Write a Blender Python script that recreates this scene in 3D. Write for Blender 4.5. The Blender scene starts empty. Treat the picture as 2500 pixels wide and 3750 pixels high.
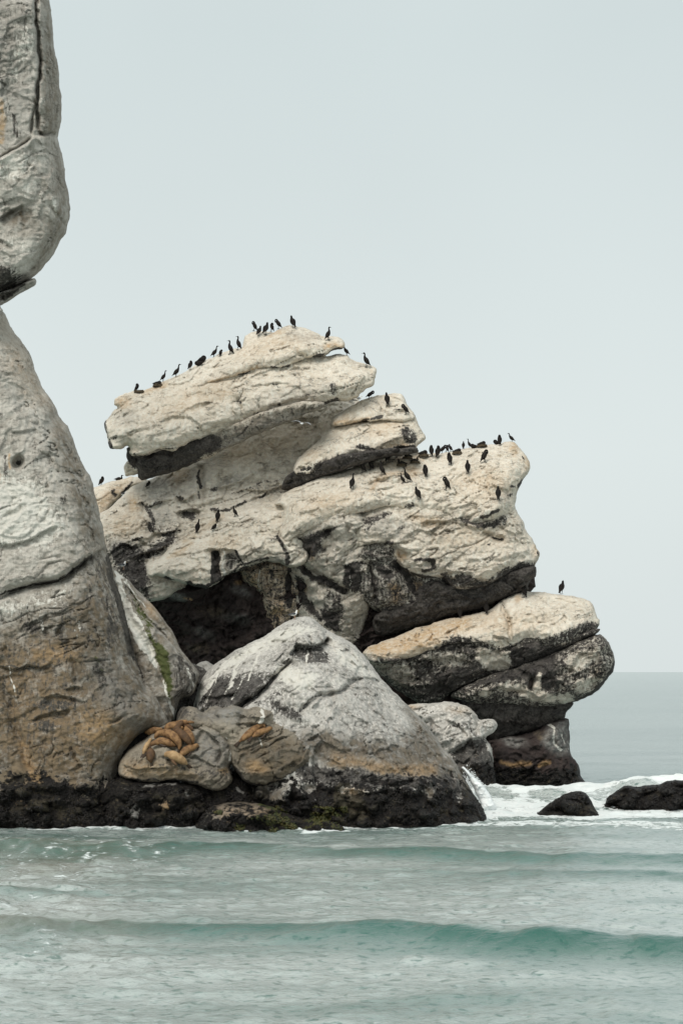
import bpy, math, random
import numpy as np
from mathutils import Vector, Quaternion, kdtree

random.seed(7)
rng = np.random.default_rng(11)
S = bpy.context.scene
COL = S.collection
R = math.radians

# ----------------------------------------------------------------------------- camera, sky, sun, exposure
FPX, CX, HY, CAMH = 6523.0, 1250.0, 2460.0, 7.96      # focal length, centre and horizon of the photo (2500x3750)
cam_d = bpy.data.cameras.new('camera')
cam = bpy.data.objects.new('camera', cam_d); COL.objects.link(cam)
cam.location = (0, 0, CAMH); cam.rotation_euler = (R(90), 0, 0)
cam_d.sensor_fit = 'VERTICAL'; cam_d.sensor_height = 36.0
cam_d.lens = 36.0*FPX/3750.0
cam_d.shift_y = (HY-1875.0)/3750.0
cam_d.clip_start = 0.5; cam_d.clip_end = 60000
S.camera = cam

SUN_EL, SUN_AZ = 47.0, 205.0         # azimuth measured clockwise from +Y: the light comes from behind the camera, a little left
W = bpy.data.worlds.new('World'); S.world = W; W.use_nodes = True
nt = W.node_tree; nt.nodes.clear()
out = nt.nodes.new('ShaderNodeOutputWorld'); bg = nt.nodes.new('ShaderNodeBackground')
sky = nt.nodes.new('ShaderNodeTexSky'); sky.sky_type = 'NISHITA'; sky.sun_disc = False
sky.sun_elevation = R(SUN_EL); sky.sun_rotation = R(SUN_AZ); sky.dust_density = 4.0; sky.air_density = 1.0
tc = nt.nodes.new('ShaderNodeTexCoord'); sep = nt.nodes.new('ShaderNodeSeparateXYZ')
nt.links.new(tc.outputs['Generated'], sep.inputs[0])
ramp = nt.nodes.new('ShaderNodeValToRGB'); nt.links.new(sep.outputs['Z'], ramp.inputs[0])
cr = ramp.color_ramp
cr.elements[0].position = 0.0; cr.elements[0].color = (0.712, 0.775, 0.772, 1)
cr.elements[1].position = 1.0; cr.elements[1].color = (0.720, 0.770, 0.780, 1)
e = cr.elements.new(0.12); e.color = (0.750, 0.818, 0.812, 1)
e = cr.elements.new(0.34); e.color = (0.658, 0.738, 0.742, 1)
e = cr.elements.new(0.60); e.color = (0.69, 0.75, 0.755, 1)
sc_ = nt.nodes.new('ShaderNodeVectorMath'); sc_.operation = 'SCALE'; sc_.inputs['Scale'].default_value = 10.0
nt.links.new(ramp.outputs[0], sc_.inputs[0])
# soft variation of the cloud layer
cn = nt.nodes.new('ShaderNodeTexNoise'); cn.inputs['Scale'].default_value = 3.0; cn.inputs['Detail'].default_value = 3
nt.links.new(tc.outputs['Generated'], cn.inputs['Vector'])
mr = nt.nodes.new('ShaderNodeMapRange'); nt.links.new(cn.outputs['Fac'], mr.inputs[0])
mr.inputs[1].default_value = 0.25; mr.inputs[2].default_value = 0.75; mr.inputs[3].default_value = 0.965; mr.inputs[4].default_value = 1.035
sc2 = nt.nodes.new('ShaderNodeVectorMath'); sc2.operation = 'SCALE'
nt.links.new(sc_.outputs[0], sc2.inputs[0]); nt.links.new(mr.outputs[0], sc2.inputs['Scale'])
mx = nt.nodes.new('ShaderNodeMix'); mx.data_type = 'RGBA'; mx.inputs[0].default_value = 0.97
nt.links.new(sky.outputs[0], mx.inputs[6]); nt.links.new(sc2.outputs[0], mx.inputs[7])
nt.links.new(mx.outputs[2], bg.inputs[0]); bg.inputs[1].default_value = 0.0667
nt.links.new(bg.outputs[0], out.inputs[0])

sd = bpy.data.lights.new('sun', 'SUN'); sd.energy = 1.5; sd.angle = R(32); sd.color = (1.0, 0.95, 0.87)
sun = bpy.data.objects.new('sun', sd); COL.objects.link(sun)
v = Vector((math.sin(R(SUN_AZ))*math.cos(R(SUN_EL)), math.cos(R(SUN_AZ))*math.cos(R(SUN_EL)), math.sin(R(SUN_EL))))
sun.rotation_euler = v.to_track_quat('Z', 'Y').to_euler()
S.view_settings.view_transform = 'Standard'; S.view_settings.look = 'None'
S.view_settings.exposure = 0.585; S.view_settings.gamma = 1.0; S.view_settings.use_curve_mapping = False

# ----------------------------------------------------------------------------- helpers: tags, points, noise
CROPS = {1: (300, 1100, 1.568), 2: (1100, 1100, 1.568), 3: (300, 1700, 1.568), 4: (1200, 1700, 1.42545), 5: (0, 1100, 2.352),
         6: (0, 0, 2.0467), 7: (0, 2000, 1.568), 8: (600, 2200, 1.20615), 9: (400, 2550, 2.4123), 10: (1500, 2600, 1.568),
         11: (0, 2900, .6272), 12: (1700, 2400, 1.96), 13: (850, 1130, 3.2667), 14: (1250, 1550, 2.24), 15: (450, 1200, 3.136),
         16: (340, 1700, 2.8), 17: (700, 1900, 2.6133), 18: (1300, 2050, 2.6133), 19: (300, 2750, 1.568), 20: (1700, 1500, 3.36),
         0: (0, 0, 1.0)}

def q(c, s):
    """a list of points read off one enlarged view of the photograph, in photo pixels"""
    x0, y0, k = CROPS[c]
    a = np.array([[float(t) for t in w.split(',')] for w in s.split()])
    return np.stack([x0+a[:, 0]/k, y0+a[:, 1]/k], 1)

def qq(*parts):
    return np.concatenate([q(c, s) for c, s in parts])

def at(px, py, Y):
    return np.stack([(px-CX)*Y/FPX, Y+0*px, CAMH-(py-HY)*Y/FPX], -1)

def tag(o, label=None, cat=None, group=None, kind=None):
    for k, val in (('label', label), ('category', cat), ('group', group), ('kind', kind)):
        if val: o[k] = val
    return o

def empty(name, loc, label, cat, group=None, rot=(0, 0, 0), scale=1.0):
    o = bpy.data.objects.new(name, None); COL.objects.link(o)
    o.empty_display_size = 0.2
    o.location = loc; o.rotation_euler = rot; o.scale = (scale,)*3
    return tag(o, label, cat, group)

def h3(ix, iy, iz, seed):
    with np.errstate(over='ignore'):
        n = (ix.astype(np.uint32)*np.uint32(374761393) + iy.astype(np.uint32)*np.uint32(668265263)
             + iz.astype(np.uint32)*np.uint32(2246822519) + np.uint32(seed*3266489917 & 0xffffffff))
        n = (n ^ (n >> np.uint32(13)))*np.uint32(1274126177)
        n = (n ^ (n >> np.uint32(16)))*np.uint32(2654435761)
        n = n ^ (n >> np.uint32(15))
    return n.astype(np.float32)/np.float32(4294967295.0)

def vnoise(p, seed=0):
    f = np.floor(p); i = f.astype(np.int64); t = (p-f).astype(np.float32); t = t*t*t*(t*(t*6-15)+10)
    r = 0
    for dx in (0, 1):
        wx = t[:, 0] if dx else 1-t[:, 0]
        for dy in (0, 1):
            wy = t[:, 1] if dy else 1-t[:, 1]
            for dz in (0, 1):
                wz = t[:, 2] if dz else 1-t[:, 2]
                r = r + wx*wy*wz*h3(i[:, 0]+dx, i[:, 1]+dy, i[:, 2]+dz, seed)
    return r

def fbm(p, octv=4, seed=0, gain=0.5):
    a, s, r = 1.0, 0.0, 0
    for k in range(octv):
        r = r + a*vnoise(p*(2.07**k)+k*17.3, seed+k); s += a; a *= gain
    return r/s*2-1

def ridged(p, octv=4, seed=0):
    a, s, r = 1.0, 0.0, 0
    for k in range(octv):
        r = r + a*(1-np.abs(2*vnoise(p*(2.1**k)+k*9.1, seed+k)-1)); s += a; a *= 0.5
    return r/s*2-1

def facets(p, seed=0):
    """chipped faces: the nearest of scattered cell centres tilts each cell its own way"""
    f = np.floor(p).astype(np.int64); best = np.full(len(p), 9e9, np.float32); val = np.zeros(len(p), np.float32)
    for dx in (-1, 0, 1):
        for dy in (-1, 0, 1):
            for dz in (-1, 0, 1):
                c = f+np.array([dx, dy, dz])
                j = [h3(c[:, 0], c[:, 1], c[:, 2], seed+k) for k in range(3)]
                d = np.stack([p[:, k]-c[:, k]-j[k] for k in range(3)], 1)
                dd = (d*d).sum(1)
                g = [h3(c[:, 0], c[:, 1], c[:, 2], seed+7+k)-0.5 for k in range(4)]
                vv = g[0]*d[:, 0]+g[1]*d[:, 1]*.4+g[2]*d[:, 2]+g[3]*0.5
                m = dd < best; best = np.where(m, dd, best); val = np.where(m, vv, val)
    return val

def smooth(x, a, b):
    t = np.clip((x-a)/(b-a), 0, 1); return t*t*(3-2*t)

def seg_dist(P, L):
    """distance of points to a polyline, and the signed height of the point below (+) the line"""
    best = np.full(len(P), 1e9); below = np.zeros(len(P)); along = np.zeros(len(P)); n = len(L)-1
    for i in range(n):
        a, b = L[i], L[i+1]; ab = b-a; l2 = (ab*ab).sum()+1e-9
        t = np.clip(((P-a)@ab)/l2, 0, 1); d = P-(a+t[:, None]*ab); dd = np.sqrt((d*d).sum(1))
        sgn = (ab[0]*d[:, 1]-ab[1]*d[:, 0])/math.sqrt(l2)
        m = dd < best; best = np.where(m, dd, best); below = np.where(m, sgn, below); along = np.where(m, (i+t)/n, along)
    return best, below, along

def inside(P, poly):
    r = np.zeros(len(P), bool); x, y = P[:, 0], P[:, 1]; n = len(poly)
    for i in range(n):
        x1, y1 = poly[i]; x2, y2 = poly[(i+1) % n]
        if y1 == y2: continue
        c = ((y1 > y) != (y2 > y)) & (x < (x2-x1)*(y-y1)/(y2-y1)+x1)
        r ^= c
    return r

def chaikin(p):
    a = np.roll(p, -1, 0); return np.stack([p*.78+a*.22, p*.22+a*.78], 1).reshape(-1, 2)

def resample(p, step):
    p = np.vstack([p, p[:1]]); d = np.sqrt((np.diff(p, axis=0)**2).sum(1)); s = np.concatenate([[0], np.cumsum(d)])
    n = max(8, int(s[-1]/step)); t = np.linspace(0, s[-1], n, endpoint=False)
    return np.stack([np.interp(t, s, p[:, 0]), np.interp(t, s, p[:, 1])], 1)

def blur(a, m, r, it=2):
    for _ in range(it):
        for ax in (0, 1):
            def box(z):
                c = np.cumsum(np.pad(z, [(r+1, r) if k == ax else (0, 0) for k in (0, 1)]), axis=ax)
                n = z.shape[ax]
                return (np.take(c, range(2*r+1, 2*r+1+n), ax)-np.take(c, range(0, n), ax))
            num = box(a*m); den = box(m.astype(float)); a = np.where(m, num/np.maximum(den, 1e-6), 0)
    return a

def mesh_from(name, V, F4, mat, base=(0, 0, 0), parent=None, attrs=None, smooth_=True):
    me = bpy.data.meshes.new(name)
    V = np.asarray(V, np.float32)-np.asarray(base, np.float32); F4 = np.asarray(F4, np.int32)
    k = F4.shape[1]
    me.vertices.add(len(V)); me.vertices.foreach_set('co', V.ravel())
    me.loops.add(F4.size); me.loops.foreach_set('vertex_index', F4.ravel())
    me.polygons.add(len(F4)); me.polygons.foreach_set('loop_start', np.arange(0, F4.size, k, dtype=np.int32))
    if smooth_: me.polygons.foreach_set('use_smooth', np.ones(len(F4), bool))
    for nm, a in (attrs or {}).items():
        at_ = me.attributes.new(nm, 'FLOAT_COLOR', 'POINT'); at_.data.foreach_set('color', np.asarray(a, np.float32).ravel())
    me.update(); me.validate()
    if mat: me.materials.append(mat)
    o = bpy.data.objects.new(name, me); COL.objects.link(o)
    if parent is not None: o.parent = parent
    else: o.location = base
    return o

# ----------------------------------------------------------------------------- materials
def N(t, ty, **kw):
    n = t.nodes.new(ty)
    for k, v_ in kw.items():
        if k in n.inputs: n.inputs[k].default_value = v_
        else: setattr(n, k, v_)
    return n

def lk(t, a, b): t.links.new(a, b)

def noise_node(t, vec, scale, detail=6, rough=.6, dist=0.0):
    n = N(t, 'ShaderNodeTexNoise'); n.inputs['Scale'].default_value = scale; n.inputs['Detail'].default_value = detail
    n.inputs['Roughness'].default_value = rough; n.inputs['Distortion'].default_value = dist
    lk(t, vec, n.inputs['Vector']); return n.outputs['Fac']

def mapping(t, vec, scale, rot=(0, 0, 0)):
    m = N(t, 'ShaderNodeMapping'); m.inputs['Scale'].default_value = scale; m.inputs['Rotation'].default_value = rot
    lk(t, vec, m.inputs[0]); return m.outputs[0]

def mrange(t, v_, a, b, c=0.0, d=1.0, ty='SMOOTHSTEP'):
    m = N(t, 'ShaderNodeMapRange'); m.interpolation_type = ty
    lk(t, v_, m.inputs[0]); m.inputs[1].default_value = a; m.inputs[2].default_value = b
    m.inputs[3].default_value = c; m.inputs[4].default_value = d
    return m.outputs[0]

def math_(t, op, a, b=None, c=None):
    m = N(t, 'ShaderNodeMath'); m.operation = op
    for i, x in enumerate((a, b, c)):
        if x is None: continue
        if isinstance(x, (int, float)): m.inputs[i].default_value = x
        else: lk(t, x, m.inputs[i])
    return m.outputs[0]

def mixc(t, f, a, b):
    m = N(t, 'ShaderNodeMix'); m.data_type = 'RGBA'
    if isinstance(f, (int, float)): m.inputs[0].default_value = f
    else: lk(t, f, m.inputs[0])
    for i, x in ((6, a), (7, b)):
        if isinstance(x, tuple): m.inputs[i].default_value = x+(1,)
        else: lk(t, x, m.inputs[i])
    return m.outputs[2]

def broken(t, m, n, k=1.0, s=0.12):
    """a painted 0..1 cover: a noise decides which share of the place it takes"""
    a = math_(t, 'SUBTRACT', math_(t, 'MULTIPLY', m, 1+2*s), n)
    return mrange(t, math_(t, 'SUBTRACT', a, s), -s, s)

def soft(t, m, n):
    """a painted 0..1 cover that only tints, more where the noise is high"""
    return mrange(t, math_(t, 'MULTIPLY', m, math_(t, 'ADD', math_(t, 'MULTIPLY', n, 1.0), .48)), 0, 1, 0, 1, 'LINEAR')

def rock_material(name, pale, pale2, bare, bare2, speck=0.5, ochre=(.47, .30, .145), streak=(.66, .64, .58), bump=0.6, streaky=.5, runs=.4):
    m = bpy.data.materials.new(name); m.use_nodes = True; t = m.node_tree; t.nodes.clear()
    o = N(t, 'ShaderNodeOutputMaterial'); b = N(t, 'ShaderNodeBsdfPrincipled'); lk(t, b.outputs[0], o.inputs[0])
    pos = N(t, 'ShaderNodeTexCoord').outputs['Object']
    A1 = N(t, 'ShaderNodeAttribute', attribute_name='cover'); A2 = N(t, 'ShaderNodeAttribute', attribute_name='zone')
    s1 = N(t, 'ShaderNodeSeparateColor'); lk(t, A1.outputs['Color'], s1.inputs[0])
    s2 = N(t, 'ShaderNodeSeparateColor'); lk(t, A2.outputs['Color'], s2.inputs[0])
    dark, och, white, green = s1.outputs[0], s1.outputs[1], s1.outputs[2], A1.outputs['Alpha']
    wet, grey, brown = s2.outputs[0], s2.outputs[1], s2.outputs[2]
    nb = noise_node(t, pos, .45, 7, .62, .3)                                  # broad blotches
    nm = noise_node(t, pos, 1.9, 8, .68, .2)                                  # fist-sized mottling
    nf = noise_node(t, pos, 8.0, 6, .7)                                       # grain
    nk = noise_node(t, mapping(t, pos, (3.6, 3.6, 5.0), (0, R(-20), 0)), 1.0, 7, .74, .35)      # chips
    ns = noise_node(t, mapping(t, pos, (6.5, 6.5, .75)), 1.0, 6, .66)         # runs down the face
    nst = noise_node(t, mapping(t, pos, (.7, .7, 3.2), (0, R(-20), 0)), 1.0, 6, .65)   # bedding
    c = mixc(t, mrange(t, nb, .36, .64), pale, pale2)
    c = mixc(t, math_(t, 'MULTIPLY', mrange(t, nm, .45, .68), .5), c, tuple(x*.66 for x in pale2))
    c = mixc(t, math_(t, 'MULTIPLY', mrange(t, ns, .47, .64), streaky), c, tuple(min(.8, x*1.25) for x in pale))
    c = mixc(t, math_(t, 'MULTIPLY', mrange(t, nst, .56, .74), .55), c, tuple(x*.55 for x in pale2))
    nc = noise_node(t, mapping(t, pos, (.55, .55, 1.5), (0, R(-22), 0)), 1.0, 5, .6, .6)
    line = math_(t, 'SUBTRACT', 1.0, mrange(t, math_(t, 'ABSOLUTE', math_(t, 'SUBTRACT', nc, .5)), .0, .012))
    line = math_(t, 'MULTIPLY', line, mrange(t, nb, .46, .56))
    c = mixc(t, math_(t, 'MULTIPLY', mrange(t, nk, .52, .70), .62), c, tuple(x*.56 for x in pale2))
    c = mixc(t, math_(t, 'MULTIPLY', mrange(t, nk, .47, .33), .5), c, tuple(min(.8, x*1.2) for x in pale))
    c = mixc(t, math_(t, 'MULTIPLY', line, .75), c, bare2)
    pits = math_(t, 'MULTIPLY', mrange(t, nf, .60, .74), speck)
    c = mixc(t, pits, c, tuple(x*1.1 for x in bare))
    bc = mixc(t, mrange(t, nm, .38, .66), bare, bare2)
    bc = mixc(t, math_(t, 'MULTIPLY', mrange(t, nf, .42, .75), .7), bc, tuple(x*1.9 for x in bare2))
    br = mixc(t, mrange(t, nm, .35, .65), (.072, .060, .046), (.180, .145, .102))
    c = mixc(t, soft(t, brown, mrange(t, nm, .32, .68)), c, br)
    c = mixc(t, soft(t, grey, mrange(t, nk, .34, .66)), c, mixc(t, mrange(t, nm, .3, .7), (.15, .147, .138), (.32, .31, .29)))
    c = mixc(t, math_(t, 'MULTIPLY', soft(t, och, mrange(t, nk, .34, .66)), .8), c, mixc(t, nf, tuple(x*.75 for x in ochre), tuple(min(.7, x*1.3) for x in ochre)))
    mixn = math_(t, 'ADD', math_(t, 'MULTIPLY', ns, runs), math_(t, 'MULTIPLY', nk, 1-runs))
    mixn = mrange(t, mixn, .33, .66, 0, 1, 'LINEAR')
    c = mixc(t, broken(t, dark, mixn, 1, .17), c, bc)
    c = mixc(t, broken(t, white, mrange(t, math_(t, 'ADD', math_(t, 'MULTIPLY', ns, .6), math_(t, 'MULTIPLY', nk, .4)), .34, .64, 0, 1, 'LINEAR'), 1, .16), c, streak)
    c = mixc(t, broken(t, green, mrange(t, nk, .34, .64, 0, 1, 'LINEAR'), 1, .2), c, mixc(t, nf, (.035, .060, .012), (.13, .125, .06)))
    wc = mixc(t, mrange(t, nf, .40, .72), (.008, .007, .007), (.034, .030, .026))
    wc = mixc(t, math_(t, 'MULTIPLY', mrange(t, nk, .56, .68), .75), wc, (.15, .125, .082))
    wc = mixc(t, math_(t, 'MULTIPLY', mrange(t, nb, .55, .66), .45), wc, (.10, .085, .055))
    wn = math_(t, 'ADD', math_(t, 'MULTIPLY', nm, .55), math_(t, 'MULTIPLY', nk, .45))
    wm = broken(t, wet, mrange(t, wn, .36, .64, 0, 1, 'LINEAR'), 1, .10)
    c = mixc(t, wm, c, wc)
    lk(t, c, b.inputs['Base Color'])
    rr = N(t, 'ShaderNodeMix'); rr.data_type = 'FLOAT'; lk(t, wm, rr.inputs[0]); rr.inputs[2].default_value = .93; rr.inputs[3].default_value = .58
    lk(t, rr.outputs[0], b.inputs['Roughness']); b.inputs['Specular IOR Level'].default_value = .18
    hsum = math_(t, 'ADD', math_(t, 'MULTIPLY', nf, .35), math_(t, 'MULTIPLY', nm, .7))
    hsum = math_(t, 'ADD', hsum, math_(t, 'MULTIPLY', nst, .5))
    hsum = math_(t, 'SUBTRACT', hsum, math_(t, 'ADD', math_(t, 'MULTIPLY', pits, .25), math_(t, 'MULTIPLY', line, .3)))
    bp = N(t, 'ShaderNodeBump'); bp.inputs['Strength'].default_value = bump; bp.inputs['Distance'].default_value = .26
    hsum = math_(t, 'ADD', hsum, math_(t, 'MULTIPLY', nk, .6))
    lk(t, hsum, bp.inputs['Height']); lk(t, bp.outputs[0], b.inputs['Normal'])
    return m

ROCK = rock_material('pale_guano_rock', (.76, .685, .58), (.65, .57, .465), (.030, .027, .026), (.085, .077, .070))
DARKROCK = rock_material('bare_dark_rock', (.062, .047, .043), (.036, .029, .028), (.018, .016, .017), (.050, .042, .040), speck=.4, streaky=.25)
DOME = rock_material('white_streaked_rock', (.60, .575, .53), (.41, .39, .355), (.040, .037, .035), (.115, .107, .098), streaky=.95, runs=.62)
CLIFF = rock_material('weathered_cliff_rock', (.52, .495, .445), (.37, .34, .295), (.036, .034, .031), (.10, .09, .078), streaky=.5, runs=.66)
LEDGE = rock_material('brown_ledge_rock', (.31, .275, .22), (.20, .172, .135), (.036, .033, .030), (.10, .09, .078), streaky=.3)
WETROCK = rock_material('wet_black_rock', (.10, .09, .075), (.06, .055, .05), (.014, .012, .012), (.04, .036, .033), speck=.3, streaky=.2, bump=.9)

# ----------------------------------------------------------------------------- rock builder
SURF = []          # the front faces, kept so that animals can be stood on them
WL = []              # where rock meets the water
WETPTS = []        # points of the tide band, for the mussels
CH = {'dark': (0, 0), 'ochre': (0, 1), 'white': (0, 2), 'green': (0, 3), 'wet': (1, 0), 'grey': (1, 1), 'brown': (1, 2)}
STRATA = (-math.sin(R(20)), 0, math.cos(R(20)))

def rock(name, poly, Y0, T, a=0.0, b=0.0, Rt=110, Rb=60, Tb=2.0, p=2.2, disp=.45, jag=7.0, seed=1, mat=None, parent=None, base=None,
         carve=(), paint=(), tide=None, g=3.5, facet=1.0, label=None, cat=None, group=None, sm=5, fine=1.0, strat=0.5, lumps=None):
    c0 = (poly.min(0)+poly.max(0))/2
    pl = resample(chaikin(poly), 3.0)
    mpp = Y0/FPX
    q3 = np.column_stack([pl*mpp, np.full(len(pl), seed*3.3)])
    n0 = fbm(q3/1.3, 5, seed+40, .6); n1 = fbm(q3/1.3+50, 5, seed+60, .6)
    pl = pl+np.stack([n0, n1], 1)*jag*1.6
    # outward normals
    tng = np.roll(pl, -3, 0)-np.roll(pl, 3, 0); nr = np.stack([tng[:, 1], -tng[:, 0]], 1)
    area = 0.5*np.sum(pl[:, 0]*np.roll(pl[:, 1], -1)-np.roll(pl[:, 0], -1)*pl[:, 1])
    if area < 0: nr = -nr
    nr /= np.linalg.norm(nr, axis=1)[:, None]+1e-9
    k = 9; upn = -nr[:, 1]; upn = np.mean([np.roll(upn, s) for s in range(-k, k+1)], 0)
    x0, y0 = pl.min(0)-g; x1, y1 = pl.max(0)+g
    nx, ny = int((x1-x0)/g)+2, int((y1-y0)/g)+2
    # scanline: which cells lie inside
    xc = x0+(np.arange(nx-1)+.5)*g; cell = np.zeros((ny-1, nx-1), bool)
    ax, ay = pl[:, 0], pl[:, 1]; bx_, by_ = np.roll(ax, -1), np.roll(ay, -1)
    for j in range(ny-1):
        yy = y0+(j+.5)*g; m = (ay > yy) != (by_ > yy)
        if m.any():
            xs = np.sort(ax[m]+(yy-ay[m])/(by_[m]-ay[m])*(bx_[m]-ax[m])); cell[j] = np.searchsorted(xs, xc) % 2 == 1
    vm = np.zeros((ny, nx), bool); cnt = np.zeros((ny, nx), int)
    for dj in (0, 1):
        for di in (0, 1):
            vm[dj:ny-1+dj, di:nx-1+di] |= cell; cnt[dj:ny-1+dj, di:nx-1+di] += cell
    border = vm & (cnt < 4)
    jj, ii = np.nonzero(vm); P = np.stack([x0+ii*g, y0+jj*g], 1)
    kd = kdtree.KDTree(len(pl))
    for i_, (u, w) in enumerate(pl): kd.insert((u, w, 0), i_)
    kd.balance()
    near = np.empty(len(P), int); dist = np.empty(len(P))
    fnd = kd.find
    for i_, (u, w) in enumerate(P.tolist()):
        _, near[i_], dist[i_] = fnd((u, w, 0))
    bd = border[jj, ii]
    P[bd] = pl[near[bd]]; dist[bd] = 0
    Rr = Rb+(Rt-Rb)*(0.5+0.5*upn[near])
    u = np.clip(dist/Rr, 0, 1); prof = (1-(1-u)**p)**(1/p)
    G = np.zeros((ny, nx)); G[jj, ii] = prof; Gb = blur(G, vm, sm, 2)
    edge = np.clip(dist/(g*6), 0, 1)
    prof = prof*(1-edge)+Gb[jj, ii]*edge
    Ymid = Y0+mpp*(a*(c0[1]-P[:, 1])+b*(P[:, 0]-c0[0]))
    h = T*prof
    Q = at(P[:, 0], P[:, 1], Ymid-h)
    # relief
    ef = np.clip(dist/22.0, 0, 1)**.6
    wv = Q+np.stack([fbm(Q/1.7, 3, seed+3), fbm(Q/1.7+9, 3, seed+5), fbm(Q/1.7+21, 3, seed+6)], 1)*.38
    ss, cs = math.sin(R(20)), math.cos(R(20))
    st = np.stack([(wv[:, 0]*cs+wv[:, 2]*ss)*(1-.55*strat), wv[:, 1]*.8, (-wv[:, 0]*ss+wv[:, 2]*cs)*(1+.6*strat)], 1)
    rel = .50*fbm(Q/2.6, 4, seed+1)+.95*facet*facets(st/1.7, seed+2)+.55*facet*facets(st/.62+31, seed+12)
    rel += .30*ridged(st/.9, 5, seed+8)*fine+.12*fbm(Q/.22, 3, seed+9)*fine+.26*facets(st/.25+11, seed+14)*fine
    gv = fbm(st*np.array([.30, .30, .95])+seed*1.7, 4, seed+21); gm = smooth(fbm(Q/2.2+60, 3, seed+22), -.05, .25)     # bedding cracks
    g2 = fbm(np.stack([Q[:, 0]*.8, Q[:, 1]*.4, Q[:, 2]*.35], 1)+seed*2.3, 4, seed+23); gm2 = smooth(fbm(Q/1.8+90, 3, seed+24), .05, .35)   # cross joints
    groove = np.maximum(np.exp(-(gv/.030)**2)*gm, .8*np.exp(-(g2/.022)**2)*gm2)*min(1, strat*2)
    h = h+(disp*rel-.34*groove)*ef
    for cv in carve:
        kind, pts = cv[0], cv[1]
        if kind in ('crack', 'step'):
            w_, dep = cv[2], cv[3]; pad = w_*4+12
            sel = np.nonzero((P[:, 0] > pts[:, 0].min()-pad) & (P[:, 0] < pts[:, 0].max()+pad) & (P[:, 1] > pts[:, 1].min()-pad) & (P[:, 1] < pts[:, 1].max()+pad))[0]
            if len(sel) == 0: continue
            jit = np.stack([fbm(Q[sel]/.7, 3, seed+70), fbm(Q[sel]/.7+5, 3, seed+71)], 1)*9
            dd, bl, al = seg_dist(P[sel]+jit, pts); tap = np.clip(np.minimum(al, 1-al)*7+.15, 0, 1)
            if kind == 'crack': h[sel] -= dep*tap*np.exp(-(dd/w_)**2)
            else: h[sel] -= dep*tap*np.where(bl > 0, smooth(bl, 0, 5)*np.exp(-np.maximum(dd-5, 0)/w_), -.25*np.exp(-dd/(w_*.6)))
        else:   # bump: (kind, (x,y), rx, ry, angle, height)
            rx, ry, an, hh = cv[2:6]; d = P-np.asarray(pts); ca, sa = math.cos(R(an)), math.sin(R(an))
            rr = ((d[:, 0]*ca+d[:, 1]*sa)/rx)**2+((-d[:, 0]*sa+d[:, 1]*ca)/ry)**2
            h += hh*np.where(rr < 1, (1-rr)**(cv[6] if len(cv) > 6 else .8), 0)
    if lumps:       # mussel-crusted knobs on the part that stands in the tide
        rl = np.random.default_rng(seed+500); n_, xa, xb, ya, yb = lumps
        for _ in range(n_):
            cxl, cyl, rxl, hl = rl.uniform(xa, xb), rl.uniform(ya, yb), rl.uniform(14, 38), rl.uniform(.15, .5); ryl = rxl*rl.uniform(.5, .9)
            sel = np.nonzero((np.abs(P[:, 0]-cxl) < rxl) & (np.abs(P[:, 1]-cyl) < ryl))[0]
            if len(sel): rr = ((P[sel, 0]-cxl)/rxl)**2+((P[sel, 1]-cyl)/ryl)**2; h[sel] += hl*np.clip(1-rr, 0, 1)**.6
    h = np.where(bd, 0, np.maximum(h, -.5*T))
    Yf = Ymid-h
    Vf = at(P[:, 0], P[:, 1], Yf)
    Yb = Ymid+Tb*prof+.15*disp*fbm(Q/2.0+77, 3, seed+33)*ef; Yb = np.where(bd, Ymid, Yb); Yb = np.maximum(Yb, Yf+.02)
    Vb = at(P[:, 0], P[:, 1], Yb)
    # masks
    M = np.zeros((2, len(P), 4), np.float32); M[0, :, 0] = .42*groove*ef  # grooves also darkened in colour, as painted crack shade
    jx = fbm(Q/.9, 4, seed+80)*16; jy = fbm(Q/.9+40, 4, seed+81)*16; PJ = P+np.stack([jx, jy], 1)
    if tide is not None:
        z0, z1 = tide; zz = Vf[:, 2]+.75*fbm(Q/2.6, 4, seed+90)+.45*fbm(Q/.5, 3, seed+91)
        wet = 1-smooth(zz, z0, z1); M[1, :, 0] = np.maximum(M[1, :, 0], wet)
    for pt in paint:
        ch, kind, pts = pt[0], pt[1], pt[2]; ci, cj = CH[ch]
        if kind == 'all': val = np.full(len(P), pts, np.float32)
        elif kind == 'blob':
            x_, y_, rx, ry, an, stg = pts; d = PJ-np.array([x_, y_]); ca, sa = math.cos(R(an)), math.sin(R(an))
            rr = np.sqrt(((d[:, 0]*ca+d[:, 1]*sa)/rx)**2+((-d[:, 0]*sa+d[:, 1]*ca)/ry)**2); val = stg*(1-smooth(rr, .1, 1.35))
        elif kind == 'line':
            w_, stg = pt[3], pt[4]; dd, _, _ = seg_dist(PJ, pts); val = stg*(1-smooth(dd, w_*.1, w_*1.35))
        elif kind == 'poly':
            f_, stg = pt[3], pt[4]; ins = inside(PJ, pts); dd, _, _ = seg_dist(PJ, np.vstack([pts, pts[:1]]))
            val = stg*np.clip(.5+np.where(ins, dd, -dd)/(2*f_), 0, 1)
        if ch == 'dark' and kind != 'all': val = val*.95
        if stg_neg(pt): M[ci, :, cj] = np.clip(M[ci, :, cj]+val, 0, 1)
        else: M[ci, :, cj] = np.maximum(M[ci, :, cj], np.clip(val, 0, 1))
    if tide is not None:
        w = np.nonzero((M[1, :, 0] > .6) & (Vf[:, 2] > .05) & ~bd)[0]
        if len(w): WETPTS.append(Vf[w])
        w = np.nonzero((np.abs(Vf[:, 2]) < .12) & ~bd)[0]
        if len(w): WL.append(Vf[w])
    # faces
    idx = -np.ones((ny, nx), int); idx[jj, ii] = np.arange(len(P))
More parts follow.
